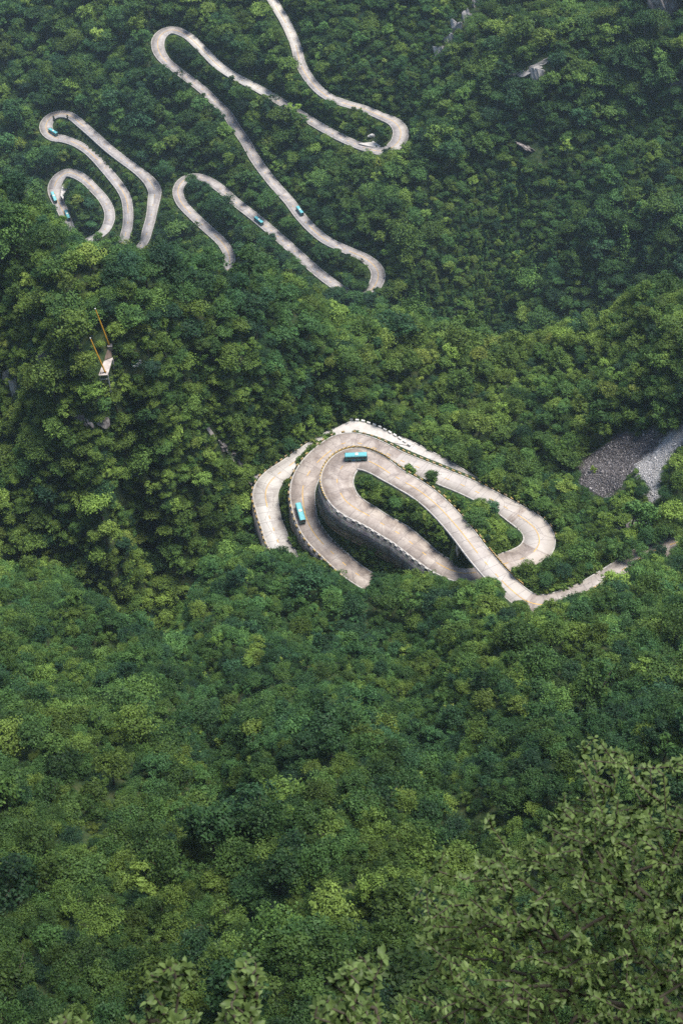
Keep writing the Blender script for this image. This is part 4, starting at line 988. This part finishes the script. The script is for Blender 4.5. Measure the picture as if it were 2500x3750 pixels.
# ------------------------------------------------------------------ buses
m_teal = flat('teal_bus_paint', (.018, .155, .165), .35, .5); m_roof = flat('teal_roof_paint', (.10, .34, .36), .45, .4, .06, .8)
m_glass = flat('bus_glass', (.012, .02, .024), .12, .6); m_cream = flat('cream_plastic', (.55, .50, .38), .6, .3); m_rub = flat('tyre_rubber', (.018, .018, .018), .85, .2)
m_rim = flat('wheel_rim', (.35, .35, .36), .4, .5); m_lamp = flat('lamp_lens', (.75, .73, .66), .2, .5); m_red = flat('tail_lamp_red', (.35, .02, .015), .25, .5); m_blk = flat('black_trim', (.02, .02, .022), .5, .3); m_blue = flat('blue_emblem', (.02, .12, .55), .45, .3); m_wht = flat('white_metal', (.62, .62, .60), .5, .4)
BL, BW, BH = 8.9, 2.45, 3.05
def bus():
    root = empty('tour_bus', (0, 0, 0))
    # body: lofted ring sections, rounded corners, tumblehome, raked nose
    secs = [(-BL / 2, .93, .0), (-BL / 2 + .12, .985, .0), (-BL / 2 + .4, 1, 0), (0, 1, 0), (BL / 2 - .55, 1, 0), (BL / 2 - .16, .98, 0), (BL / 2, .92, 0)]
    prof = [(-.98, .36), (-1, .55), (-1, 1.35), (-.985, 2.2), (-.95, 2.72), (-.84, 2.96), (-.6, 3.05), (.6, 3.05), (.84, 2.96), (.95, 2.72), (.985, 2.2), (1, 1.35), (1, .55), (.98, .36)]
    vs, fs, ms = [], [], []; k = len(prof)
    for si, (x, w_, _) in enumerate(secs):
        for (u, z) in prof:
            xx = x - (.16 * max(0, (z - 1.3) / 1.7) if x > BL / 2 - .3 else -.06 * max(0, (z - 1.5) / 1.5) if x < -BL / 2 + .2 else 0)
            zz = z - (.06 if w_ < .95 and z > 2.6 else 0)
            vs.append((xx, u * w_ * BW / 2, zz))
    for si in range(len(secs) - 1):
        for j in range(k):
            fs.append([si * k + j, si * k + (j + 1) % k, (si + 1) * k + (j + 1) % k, (si + 1) * k + j]); ms.append(1 if 4 <= j <= 8 else 0)
    fs += [list(range(k)), [(len(secs) - 1) * k + j for j in range(k)][::-1]]; ms += [0, 0]
    me = bpy.data.meshes.new('body'); me.from_pydata(vs, [], fs); me.materials.append(m_teal); me.materials.append(m_roof); me.polygons.foreach_set('material_index', ms)
    bm = bmesh.new(); bm.from_mesh(me); bmesh.ops.recalc_face_normals(bm, faces=bm.faces); bm.to_mesh(me); bm.free(); me.update()
    link('body', me, root)
    def part(name, boxes, mat, parent=root, bev=.02):
        mb = MB()
        for c, s in boxes: mb.box(c, s)
        return link(name, mb.mesh(name, [mat], bevel=bev), parent)
    for sy in (-1, 1):
        for i in range(6):
            if sy < 0 and i == 5: continue
            part('window', [((-3.55 + i * 1.28, sy * (BW / 2 - .005), 1.95), (1.14, .06, .95))], m_glass)
        part('side_stripe', [((-.2, sy * (BW / 2 + .005), 1.22), (7.9, .03, .16))], m_roof)
        part('emblem', [((.9 * sy, sy * (BW / 2 + .012), .92), (.9, .03, .34))], m_blue)
        part('mirror', [((BL / 2 + .12, sy * 1.33, 2.35), (.14, .12, .5)), ((BL / 2 - .02, sy * 1.24, 2.62), (.3, .06, .06))], m_blk)
        part('headlight', [((BL / 2 + .0, sy * .86, .82), (.08, .36, .22))], m_lamp)
        part('tail_light', [((-BL / 2 + .0, sy * .98, 1.1), (.08, .18, .5))], m_red)
        for x in (-2.55, 2.75):
            mb = MB(); mb.tube([(x, sy * .93, .47), (x, sy * 1.2, .47)], .47, 18); wh = link('wheel', mb.mesh('wheel', [m_rub], bevel=.03), root)
            mb = MB(); mb.tube([(x, sy * 1.15, .47), (x, sy * 1.215, .47)], [.27, .22], 14); link('rim', mb.mesh('rim', [m_rim]), wh)
            part('wheel_arch', [((x, sy * (BW / 2 - .02), .72), (1.2, .05, .62))], m_blk, bev=.1)
    part('windscreen', [((BL / 2 - .05, 0, 2.02), (.1, 2.1, 1.3))], m_glass); part('rear_window', [((-BL / 2 + .03, 0, 2.1), (.1, 1.8, .8))], m_glass)
    d = part('door', [((3.3, -BW / 2 - .005, 1.5), (.95, .06, 2.1))], m_glass); part('door_frame', [((3.3, -BW / 2 - .03, 1.5), (.06, .05, 2.1))], m_blk, d)
    part('bumper', [((BL / 2 + .02, 0, .5), (.14, 2.3, .26)), ((-BL / 2 - .02, 0, .5), (.14, 2.3, .26))], m_blk)
    ac = part('roof_unit', [((-.35, 0, 3.12), (1.15, 1.25, .2))], m_cream, bev=.06); part('vent', [((-.35, 0, 3.22), (.7, .8, .03))], m_lamp, ac, .01)
    part('roof_hatch', [((2.5, 0, 3.07), (.65, .65, .08))], m_roof, bev=.03); part('roof_rail', [((.2, s * .82, 3.02), (7.2, .05, .06)) for s in (-1, 1)], m_teal, bev=.01)
    part('number_board', [((BL / 2 - .06, 0, 2.8), (.09, 1.3, .2))], m_blk)
    return root
BUSES = [('N1', 1304, 1682, 1, 'teal bus rounding the innermost hairpin beside the striped parapet'), ('N1', 1100, 1888, 1, 'teal bus pointing downhill on the middle road beside the outermost road'),
         ('F2', 198, 489, -1, 'teal bus on the far left hairpin beside the clipped cones'), ('F3', 199, 727, 1, 'upper of two teal buses on the lowest far left bend'), ('F3', 249, 793, 1, 'lower of two teal buses on the lowest far left bend'),
         ('F1', 1098, 779, -1, 'teal bus on the long straight far road above the hairpin'), ('F1', 948, 815, 1, 'teal bus half hidden by trees on the lower far straight')]
b0 = bus()
for i, (nm, px, py, sgn, lab) in enumerate(BUSES):
    o = b0 if i == 0 else copy_tree(b0)
    P = ROADS[nm]; k = idx(nm, px, py); t, l = frame(P); q = at_z(px, py, P[k, 2] + .01)
    off = float((q[:2] - P[k, :2]) @ l[k]); off = max(-HW[nm][k] + 1.6, min(HW[nm][k] - 1.6, off)); q[:2] = P[k, :2] + l[k] * off + t[k] * float((q[:2] - P[k, :2]) @ t[k])
    g = (P[min(k + 2, len(P) - 1), 2] - P[max(k - 2, 0), 2]) / (np.linalg.norm(P[min(k + 2, len(P) - 1), :2] - P[max(k - 2, 0), :2]) + 1e-6)
    o.location = (q[0], q[1], q[2] + .03); o.rotation_euler = (0, -math.atan(g) * sgn, math.atan2(t[k, 1] * sgn, t[k, 0] * sgn))
    tag(o, lab, 'bus', 'tour buses on the mountain road')

# ------------------------------------------------------------------ platform on stilts with its two yellow masts
zp = zat(*at_z(385, 1345, 628)[:2]); zp = float(march(388, 1330)[2]) + 2.2
cn = [Vector(at_z(a, b_, zp)) for a, b_ in ((361, 1375), (395, 1373), (414, 1309), (381, 1322))]
plat = empty('stilted_platform', tuple(sum(cn, Vector()) / 4 - Vector((0, 0, 6)))); tag(plat, 'weathered concrete platform on stilts jutting from the wooded knoll', 'platform')
m_slab = flat('stained_slab', (.33, .29, .265), .85, .2, .35, .55)
def quad_slab(name, q, th, mat, parent):
    mb = MB(); dn = Vector((0, 0, -th)); mb.add(list(q) + [v + dn for v in q], [[0, 1, 2, 3], [7, 6, 5, 4], [0, 4, 5, 1], [1, 5, 6, 2], [2, 6, 7, 3], [3, 7, 4, 0]]); return under(parent, name, mb.mesh(name, [mat]))
quad_slab('deck', cn, .45, m_slab, plat)
for k, v in enumerate(cn):
    w_ = v.lerp(sum(cn, Vector()) / 4, .09); gz = float(zat(w_.x, w_.y)); mb = MB(); dn = min(9.0, max(4.5, v.z - gz + 1.0)) if k < 2 else max(2.0, v.z - gz + 1)
    mb.box((w_.x, w_.y, v.z - .46 - dn / 2), (.5, .5, dn), taper=1.0); under(plat, 'stilt', mb.mesh('stilt', [m_conc]))
a_, b_ = cn[0].lerp(cn[3], .1), cn[1].lerp(cn[2], .1)
mb = MB(); mb.tube([a_ - Vector((0, 0, 3)), b_ - Vector((0, 0, 3))], .22, 4); under(plat, 'cross_beam', mb.mesh('cross_beam', [m_conc]))
mb = MB(); c4 = sum(cn, Vector()) / 4
for s_ in (.25, .5, .75): 
    p_ = cn[0].lerp(cn[1], s_); mb.box((p_.x, p_.y + .9, p_.z + .22), (.22, .22, .44))
under(plat, 'anchor_stub', mb.mesh('anchor_stub', [m_blk]))
m_mast = flat('yellow_mast_paint', (.66, .34, .03), .5, .35, .12, .6)
def mast(base, tip_px, lab):
    root = empty('mast', tuple(base)); s_ = 1.0; d = ray(*tip_px); best = None
    for h in np.arange(8, 24, .25):                          # tip on the sight line at the height where the mast leans least sideways in depth
        q = CAM + d * ((base[2] + h - 1000) / d[2]); e = abs(q[1] - base[1] - .4)
        if best is None or e < best[0]: best = (e, q)
    q = best[1]; mb = MB(); mb.tube([Vector(base), Vector(base).lerp(Vector(q), .5), Vector(q)], [.32, .28, .22], 8); under(root, 'pole', mb.mesh('pole', [m_mast]))
    mb = MB(); mb.tube([Vector(q), Vector(q) + Vector((0, 0, .5))], [.2, .2], 8); under(root, 'mast_head', mb.mesh('mast_head', [m_wht]))
    mb = MB(); mb.box(Vector(base) + Vector((0, 0, .05)), (.9, .9, .14)); under(root, 'base_plate', mb.mesh('base_plate', [m_blk]))
    tag(root, lab, 'mast', 'yellow masts on the knoll')
mast(at_z(386, 1363, zp), (332, 1241), 'slender yellow mast leaning from the end of the stilted platform')
zq = float(march(400, 1268)[2]) + 1.0; pq = at_z(403, 1264, zq)
mb = MB(); mb.box((pq[0], pq[1], zq - 1.0), (1.9, 1.7, 2.0), taper=.95); pl = link('plinth', mb.mesh('plinth', [m_slab], bevel=.06)); tag(pl, 'small square concrete plinth carrying the upper yellow mast', 'plinth')
mast(at_z(400, 1262, zq), (350, 1133), 'slender yellow mast rising from the small square plinth')
pth = [(404, 1276), (398, 1276), (388, 1302), (384, 1320), (412, 1310), (409, 1290)]
# bare earth strip between plinth and deck
V = [Vector(march(a, b2)) + Vector((0, 0, .35)) for a, b2 in pth]; m_earth = flat('trodden_earth', (.17, .125, .10), .95, .1, .35, .5)
mb = MB(); n_ = len(V); mb.add(V + [v - Vector((0, 0, 1.6)) for v in V], [list(range(n_)), ] + [[i, i + n_, (i + 1) % n_ + n_, (i + 1) % n_] for i in range(n_)]); tag(link('path', mb.mesh('path', [m_earth])), kind='structure')

# ------------------------------------------------------------------ floodlight racks
m_green = flat('dark_green_metal', (.02, .10, .06), .5, .4)
def rack(px, py, lamps, lab, sc=1.0):
    p = march(px, py); root = empty('floodlight_rack', (p[0], p[1], p[2] + 3.0)); mb = MB()
    pts = [(-1.6, -.6, 0), (1.6, -.6, 0), (-1.6, .6, 1.6), (1.6, .6, 1.6)]
    for a, b2 in ((0, 1), (2, 3), (0, 2), (1, 3), (0, 3), (1, 2)): mb.tube([Vector(pts[a]) * sc, Vector(pts[b2]) * sc], .07, 5)
    for q in pts: mb.tube([Vector(q) * sc, (q[0] * sc, q[1] * sc, -5)], .07, 5)
    link('frame', mb.mesh('frame', [m_green]), root)
    for (x, y, z) in lamps:
        mb = MB(); mb.tube([(x * sc, y * sc, z * sc), (x * sc + .12, y * sc - .35, z * sc + .35), (x * sc + .2, y * sc - .6, z * sc + .55)], [.22, .32, .42], 10); L_ = link('lamp', mb.mesh('lamp', [m_wht]), root)
        mb = MB(); mb.tube([(x * sc + .2, y * sc - .6, z * sc + .56), (x * sc + .22, y * sc - .66, z * sc + .6)], .36, 10); link('lens', mb.mesh('lens', [m_glass]), L_)
    tag(root, lab, 'floodlights', 'floodlight racks in the trees')
rack(503, 1358, [(-.9, -.6, 0), (.2, -.5, .2), (.5, -.2, .8), (1.5, .6, 1.7), (1.5, .2, 1.0)], 'green tube rack of white floodlights beside the stilted platform')
rack(692, 1494, [(.4, -.5, .2), (1.0, -.5, .3), (-1.0, .6, 1.7)], 'white floodlights in the trees between the knoll and the lay-by', .8)
rack(2372, 1930, [(-1.4, -.6, 0), (-1.2, .6, 1.8), (1.5, .6, 2.0)], 'slim floodlight rack on the right bank above the road', 1.0)

# ------------------------------------------------------------------ black monument on its terrace, steps, way-side posts
V = [Vector(march(a, b2)) + Vector((0, 0, .25)) for a, b2 in ((905, 1740), (935, 1720), (945, 1705), (960, 1712), (935, 1748), (918, 1765))]
m_pave = flat('dark_paving', (.20, .18, .175), .85, .2, .25, .8)
zt = float(np.mean([v.z for v in V])) + .2; patch('terrace', [at_z(a, b2, zt) for a, b2 in ((895, 1752), (920, 1775), (940, 1755), (968, 1715), (950, 1700), (925, 1702), (900, 1725))], m_pave)
pm = at_z(904, 1735, zt); mon = empty('monument', tuple(pm)); tag(mon, 'black stepped monument with a leaning sculpted slab beside the outermost road', 'monument')
m_gran = flat('black_granite', (.035, .035, .042), .35, .5, .2, 1.0)
mb = MB(); Mz = Matrix.Rotation(.45, 3, 'Z')
for k, (s_, z) in enumerate(((3.0, .25), (2.5, .75), (2.0, 1.25))): mb.box((0, 0, z), (s_, s_, .5), Mz)
link('plinth', mb.mesh('plinth', [m_gran], bevel=.03), mon)
mb = MB(); mb.tube([(0, 0, 1.5), (-.1, 0, 2.4), (-.55, .1, 3.4), (-1.5, .25, 4.2), (-2.9, .4, 4.7)], [.55, .42, .38, .42, .18], 8); link('slab', mb.mesh('slab', [m_gran]), mon)
st = empty('stone_steps', tuple(march(822, 1640))); tag(st, 'flight of worn stone steps climbing through rocks above the monument', 'steps'); 
a_, b_ = Vector(march(858, 1690)), Vector(march(800, 1608)); n_ = 14; d_ = (b_ - a_); ang = math.atan2(d_.y, d_.x)
for k in range(n_):
    c_ = a_.lerp(b_, (k + .5) / n_); mb = MB(); c_.z = max(float(zat(c_.x, c_.y)) + .35, c_.z + .3); mb.box((c_.x, c_.y, c_.z - .5), (d_.xy.length / n_ + .12, 2.0, 1.2), Matrix.Rotation(ang, 3, 'Z')); under(st, 'step', mb.mesh('step', [m_slab], bevel=.03))
wk = [Vector(march(a, b2)) for a, b2 in ((757, 1572), (774, 1600), (792, 1614), (785, 1592), (766, 1566))]
zw = float(np.mean([v.z for v in wk])) + .6; patch('footpath', [Vector((v.x, v.y, v.z + .5)) for v in wk], m_slab)
def post(px, py, h, lab, z=None):
    p = march(px, py) if z is None else at_z(px, py, z); root = empty('marker_post', tuple(p)); mb = MB(); mb.box((0, 0, h / 2 - .3), (.32, .24, h + .6), taper=.9); link('post', mb.mesh('post', [m_wht], bevel=.03), root)
    mb = MB(); mb.box((0, -.14, h * .78), (.26, .03, .22)); link('plate', mb.mesh('plate', [m_red]), root); tag(root, lab, 'marker post', 'white marker posts along the road')
post(2082, 1965, 2.2, 'white marker post outside the right hairpin'); post(985, 1686, 1.6, 'white marker post on the bank beside the outermost road'); post(1073, 1722, 1.2, 'short white post at the split of the outer and middle roads')
post(2182, 2104, 1.4, 'white post beside the drain above the right road'); post(860, 1642, 1.2, 'white post at the head of the stone steps'); post(2358, 1946, 1.2, 'short white post below the floodlight rack')

# ------------------------------------------------------------------ planted island of the far left hairpin
def shrub_thing(name, me, loc, sc, lab, cat, grp, tint, val):
    o = link(name, me); o.location = loc; o.scale = sc; o.rotation_euler = (0, 0, rng.uniform(0, 6)); o['tint'] = tint; o['val'] = val; tag(o, lab, cat, grp)
cone_me, _ = make_crown(900, 1.5, 4.0, .1, nl=14, ncl=6, nq=8, form='cone', q=(.18, .32))
zi = ROADS['F2'][idx('F2', 225, 420), 2]
for (a, b2), lab in (((200, 445), 'dark clipped cone shrub beside the bus on the far left hairpin'), ((250, 441), 'dark clipped cone shrub on the uphill tip of the far left island')): shrub_thing('cone_shrub', cone_me, tuple(at_z(a, b2, zi - .2)), (1.2, 1.2, 1.2), lab, 'shrub', 'clipped cones on the far left island', .05, .7)
for r_ in range(3):
    for k in range(6):
        p = at_z(212 + k * 9 + r_ * 5 - 4, 458 + k * 4.5 - r_ * 8 + 4, zi); p[2] = max(p[2] - .4, float(zat(p[0], p[1])))
        shrub_thing('border_shrub', SHRUB[2][0], tuple(p), (.75, .75, .9), 'small dark shrub in the planted rows of the far left island', 'shrub', 'planted rows on the far left island', .05, .7)
# ------------------------------------------------------------------ leafy trees close to the viewpoint
FRONT_STOPS = [(.3, (.050, .088, .022)), (.5, (.088, .134, .040)), (.7, (.14, .182, .062))]
m_fleaf = leaf_mat('broad_leaves', FRONT_STOPS, .30, .42)
m_twig = flat('twig_bark', (.048, .042, .030), .85, .15, .3, 8.0)
def leaves_mesh(B, A, Nn, Ln, sh, name='crown'):
    """pointed oval leaves: base B, axis A, face normal Nn, length Ln"""
    A = A / np.linalg.norm(A, axis=1)[:, None]; S = np.cross(Nn, A); S /= np.linalg.norm(S, axis=1)[:, None] + 1e-9; Nn = np.cross(A, S)
    L = Ln[:, None]; w = L * .24; mid = []
    for f, drop in ((0, 0), (.35, .03), (.7, .0), (1, -.12)): mid.append(B + A * L * f + Nn * L * drop)
    l1 = B + A * L * .32 + S * w + Nn * L * .09; l2 = B + A * L * .66 + S * w * .85 + Nn * L * .06
    r1 = B + A * L * .32 - S * w + Nn * L * .09; r2 = B + A * L * .66 - S * w * .85 + Nn * L * .06
    V = np.stack(mid + [l1, l2, r1, r2], 1).reshape(-1, 3); n_ = len(B)
    q = np.array([(0, 4, 1, 1), (4, 5, 2, 1), (5, 3, 2, 2), (0, 1, 6, 6), (6, 1, 2, 7), (7, 2, 3, 3)])
    me = bpy.data.meshes.new(name); fs = []
    tri = np.array([(0, 4, 1), (4, 5, 1), (5, 2, 1), (5, 3, 2), (0, 1, 6), (6, 1, 7), (1, 2, 7), (7, 2, 3)])
    F_ = (tri[None] + 8 * np.arange(n_)[:, None, None]).reshape(-1, 3)
    return mesh_np(name, V, F_, [m_fleaf], smooth=True, fattr={'shade': np.repeat(sh, 8)})
def front_tree(name, tips, root, lab, seed, leaf=.105, nleaf=13, rmax=.06, tint=.45, group=None, trunk_via=()):
    g = np.random.RandomState(seed); tips = tips[np.argsort(np.linalg.norm(tips - root, axis=1))]
    nodes = [np.array(root, float)]; par = [-1]
    for v in trunk_via: nodes.append(np.array(v, float)); par.append(len(nodes) - 2)
    plen = [0.0]
    for i in range(1, len(nodes)): plen.append(plen[par[i]] + np.linalg.norm(nodes[i] - nodes[par[i]]))
    ends = []
    for t_ in tips:
        Nd = np.array(nodes); dd = np.linalg.norm(Nd - t_, axis=1); j = int(np.argmin(dd + .18 * np.array(plen)))
        a = nodes[j]; L = np.linalg.norm(t_ - a); m_ = max(1, int(L / .22)); pj = j
        sag = g.normal(0, .05, 3) * L
        for k in range(1, m_ + 1):
            f = k / m_; q = a + (t_ - a) * f + sag * math.sin(math.pi * f) + np.array([0, 0, -.06 * L * math.sin(math.pi * f)]) + g.normal(0, .012, 3) * (k < m_)
            nodes.append(q); par.append(pj); plen.append(plen[pj] + np.linalg.norm(q - nodes[pj])); pj = len(nodes) - 1
        ends.append(pj)
    w = np.zeros(len(nodes)); 
    for e in ends:
        k = e
        while k >= 0: w[k] += 1; k = par[k]
    rad = .0035 + (rmax - .0035) * (w / w.max()) ** .5
    mb = MB(); kids = defaultdict(list)
    for k, p_ in enumerate(par): kids[p_].append(k)
    for k in range(len(nodes)):
        if par[k] >= 0: mb.tube([nodes[par[k]], nodes[k]], [rad[par[k]] if w[par[k]] < w[k] * 2.2 else rad[k] * 1.1, rad[k]], 6 if rad[k] > .012 else 4, cap=False)
    rt = empty(name, tuple(root)); under(rt, 'trunk', mb.mesh('trunk', [m_twig], smooth=True))
    B, A, Nn, Ln, sh = [], [], [], [], []
    for e in ends:
        k = e; run = 0; phi = g.uniform(0, 6.28); cs = g.rand(); nl = nleaf + g.randint(-4, 5)
        path_ = [nodes[k]]
        while par[k] >= 0 and run < .42: run += np.linalg.norm(nodes[k] - nodes[par[k]]); k = par[k]; path_.append(nodes[k])
        path_ = np.array(path_); cl = np.r_[0, np.cumsum(np.linalg.norm(np.diff(path_, axis=0), axis=1))]
        for q in range(nl):
            s_ = (q / nl) ** 1.25 * min(run, .42); b_ = np.array([np.interp(s_, cl, path_[:, c]) for c in range(3)])
            dirv = path_[0] - path_[-1]; dirv = dirv / (np.linalg.norm(dirv) + 1e-6)
            phi += 2.4; o1 = np.cross(dirv, [0, 0, 1.0]); o1 /= np.linalg.norm(o1) + 1e-6; o2 = np.cross(o1, dirv)
            out = o1 * math.cos(phi) + o2 * math.sin(phi) * .55
            ax = dirv * g.uniform(.25, .9) + out * 1.0 + np.array([0, 0, -.22]) + g.normal(0, .18, 3)
            nn = np.array([0, 0, 1.0]) + out * -.35 + g.normal(0, .33, 3)
            B.append(b_); A.append(ax); Nn.append(nn); Ln.append(leaf * g.uniform(.65, 1.25)); v = np.clip(.35 * cs + .65 * g.rand(), 0, 1); sh.append(v)
    sh = np.array(sh)
    me = leaves_mesh(np.array(B), np.array(A), np.array(Nn), np.array(Ln), sh)
    c = under(rt, 'crown', me); c['tint'] = tint; c['val'] = .95
    tag(rt, lab, 'tree', group); return len(B)
def fill(poly, n_, d0, d1, seed, edge=None):
    g = np.random.RandomState(seed); poly = np.array(poly, float); out = []
    lo, hi = poly.min(0), poly.max(0)
    while len(out) < n_:
        q = g.uniform(lo, hi)
        if poly_in(np.array([q[0]]), np.array([q[1]]), poly)[0]: out.append(at_d(q[0], q[1], g.uniform(d0, d1)))
    return np.array(out)
BIG = [(2168,2700),(2110,2740),(2098,2790),(2140,2850),(2190,2880),(2150,2920),(2040,2905),(2020,2950),(2060,2985),(1960,3010),(1950,3060),(1850,3110),(1770,3125),(1745,3150),(1760,3195),(1640,3225),(1560,3220),(1500,3280),(1480,3340),(1520,3400),(1490,3440),(1560,3480),(1590,3560),(1500,3640),(1420,3690),(1390,3760),(1500,3840),(2640,3900),(2680,2900),(2560,2760),(2440,2790),(2340,2800),(2250,2720)]
root = at_d(2750, 4050, 15.5); root[2] -= 2.5
tips = np.vstack([fill(BIG, 1050, 12.8, 15.6, 3), np.array([at_d(*q) for q in ((1790, 2998, 13.6), (1800, 3030, 13.7), (1775, 3020, 13.5), (1625, 3120, 13.3), (1640, 3150, 13.4), (1610, 3160, 13.3), (1600, 3190, 13.4), (2175, 2700, 14.2), (2130, 2730, 14.1), (2200, 2740, 14.3))])])
nlf = front_tree('leafy_tree', tips, root, 'big leafy tree with broad leaves overhanging the bottom right corner', 5, .072, 15, .085, .5, None, [at_d(2560, 3700, 15.0), at_d(2440, 3350, 14.6)])
SAP = [([(600,3530),(660,3500),(690,3530),(700,3600),(640,3640),(560,3620),(530,3580)], 16, 'leafy sapling tip rising third of the way along the bottom edge'), ([(470,3700),(560,3640),(660,3660),(740,3720),(700,3800),(450,3800)], 15, None),
       ([(850,3600),(890,3520),(930,3500),(990,3560),(960,3640),(880,3660)], 15, 'taller leafy sapling with thin bare stems left of the middle'), ([(775,3740),(830,3660),(940,3680),(950,3800),(770,3800)], 14, None),
       ([(1200,3620),(1290,3500),(1430,3490),(1420,3560),(1330,3620)], 14, 'loose leafy branch rising in front of the gully'), ([(1130,3700),(1220,3640),(1400,3640),(1420,3800),(1130,3800)], 22, None),
       ([(180,3725),(350,3715),(350,3790),(180,3790)], 8, 'low leafy sprig just showing at the bottom left edge')]
k = 0
while k < len(SAP):
    poly, n_, lab = SAP[k]; tp = fill(poly, int(n_ * 1.7), 9.6, 10.6, 40 + k)
    if k + 1 < len(SAP) and SAP[k + 1][2] is None: tp = np.vstack([tp, fill(SAP[k + 1][0], int(SAP[k + 1][1] * 1.7), 9.4, 10.6, 60 + k)]); k += 1
    c_ = np.mean(tp, 0); r0 = np.array([c_[0] + .15, 3.0, 981.0]); lowp = at_d(float(np.mean([q[0] for q in poly])) + 20, 3980, 10.2)
    front_tree('leafy_sapling', tp, r0, lab, 70 + k, .066, 13, .03, .5, 'leafy saplings at the lower edge', [r0 * .5 + lowp * .5, lowp]); k += 1
LOG('front leaves', nlf)
from collections import Counter
_c = Counter((o.get('label'), o.get('group')) for o in COL.objects if o.get('category'))
LOG([x for x in _c.items() if x[1] > 1][:40]); LOG([o['label'] for o in COL.objects if o.get('category') == 'tree'][:60])
# ------------------------------------------------------------------ light and air
SUN_EL, SUN_AZ = 71.0, 62.0      # azimuth clockwise from +Y
w = bpy.data.worlds.new('World'); SC.world = w; w.use_nodes = True; nt = w.node_tree
sky = N(nt, 'ShaderNodeTexSky', sky_type='NISHITA'); sky.sun_disc = False
sky.sun_elevation = R(SUN_EL); sky.sun_rotation = R(SUN_AZ); sky.air_density = 1.0; sky.dust_density = 2.5; sky.altitude = 1000
bg = nt.nodes['Background']; nt.links.new(sky.outputs[0], bg.inputs[0]); bg.inputs[1].default_value = .115
sl = bpy.data.lights.new('sun', 'SUN'); sl.energy = 3.0; sl.angle = R(24); sl.color = (1, .95, .88)
so = bpy.data.objects.new('sun', sl); COL.objects.link(so)
so.rotation_euler = (R(90 - SUN_EL), 0, R(180 - SUN_AZ))
# the great cliff the viewpoint stands on rises behind the camera and takes away half of the sky
CLIFF_TOP = 1120.0
ca, cz = np.meshgrid(np.linspace(-440, 440, 90), np.linspace(0, 1, 40), indexing='ij')
base = zat(ca.ravel(), np.full(ca.size, -36.0)).reshape(ca.shape) - 6; zz_ = base + (CLIFF_TOP + 12 * fbm(ca, 0 * ca, 60, 83, 3) - base) * cz
yy_ = -22 - 16 * cz + 7 * fbm(ca, zz_, 40, 81, 4)
i_, j_ = np.meshgrid(np.arange(89), np.arange(39), indexing='ij'); i_ = i_.ravel(); j_ = j_.ravel()
Vc = np.column_stack([ca.ravel(), yy_.ravel(), zz_.ravel()])
tag(link('mountain_cliff', mesh_np('mountain_cliff', Vc, np.column_stack([i_ * 40 + j_, i_ * 40 + j_ + 1, (i_ + 1) * 40 + j_ + 1, (i_ + 1) * 40 + j_])[:, ::-1], [m_rock], True)), kind='structure')
HAZE = .00005
if HAZE:
    m = bpy.data.materials.new('haze'); m.use_nodes = True; nt = m.node_tree
    nt.nodes.remove(nt.nodes['Principled BSDF'])
    v = N(nt, 'ShaderNodeVolumePrincipled'); v.inputs['Color'].default_value = (.66, .84, 1, 1); v.inputs['Density'].default_value = HAZE; v.inputs['Anisotropy'].default_value = .25
    nt.links.new(v.outputs[0], nt.nodes['Material Output'].inputs['Volume'])
    mb = MB(); z0 = float(ZZ.min()) - 1; z1 = max(1004.0, CLIFF_TOP + 4, float(ZZ.max()) + 14)
    mb.box((0, 605, (z0 + z1) / 2), (960, 1550, z1 - z0))
    tag(link('haze', mb.mesh('haze', [m])), kind='stuff')
SC.cycles.max_bounces = 6; SC.cycles.diffuse_bounces = 3; SC.cycles.glossy_bounces = 2; SC.cycles.transmission_bounces = 3; SC.cycles.volume_bounces = 1
SC.cycles.use_adaptive_sampling = False; SC.cycles.use_denoising = False
SC.view_settings.view_transform = 'Standard'; SC.view_settings.look = 'None'; SC.view_settings.gamma = 1.0; SC.view_settings.exposure = 1.27
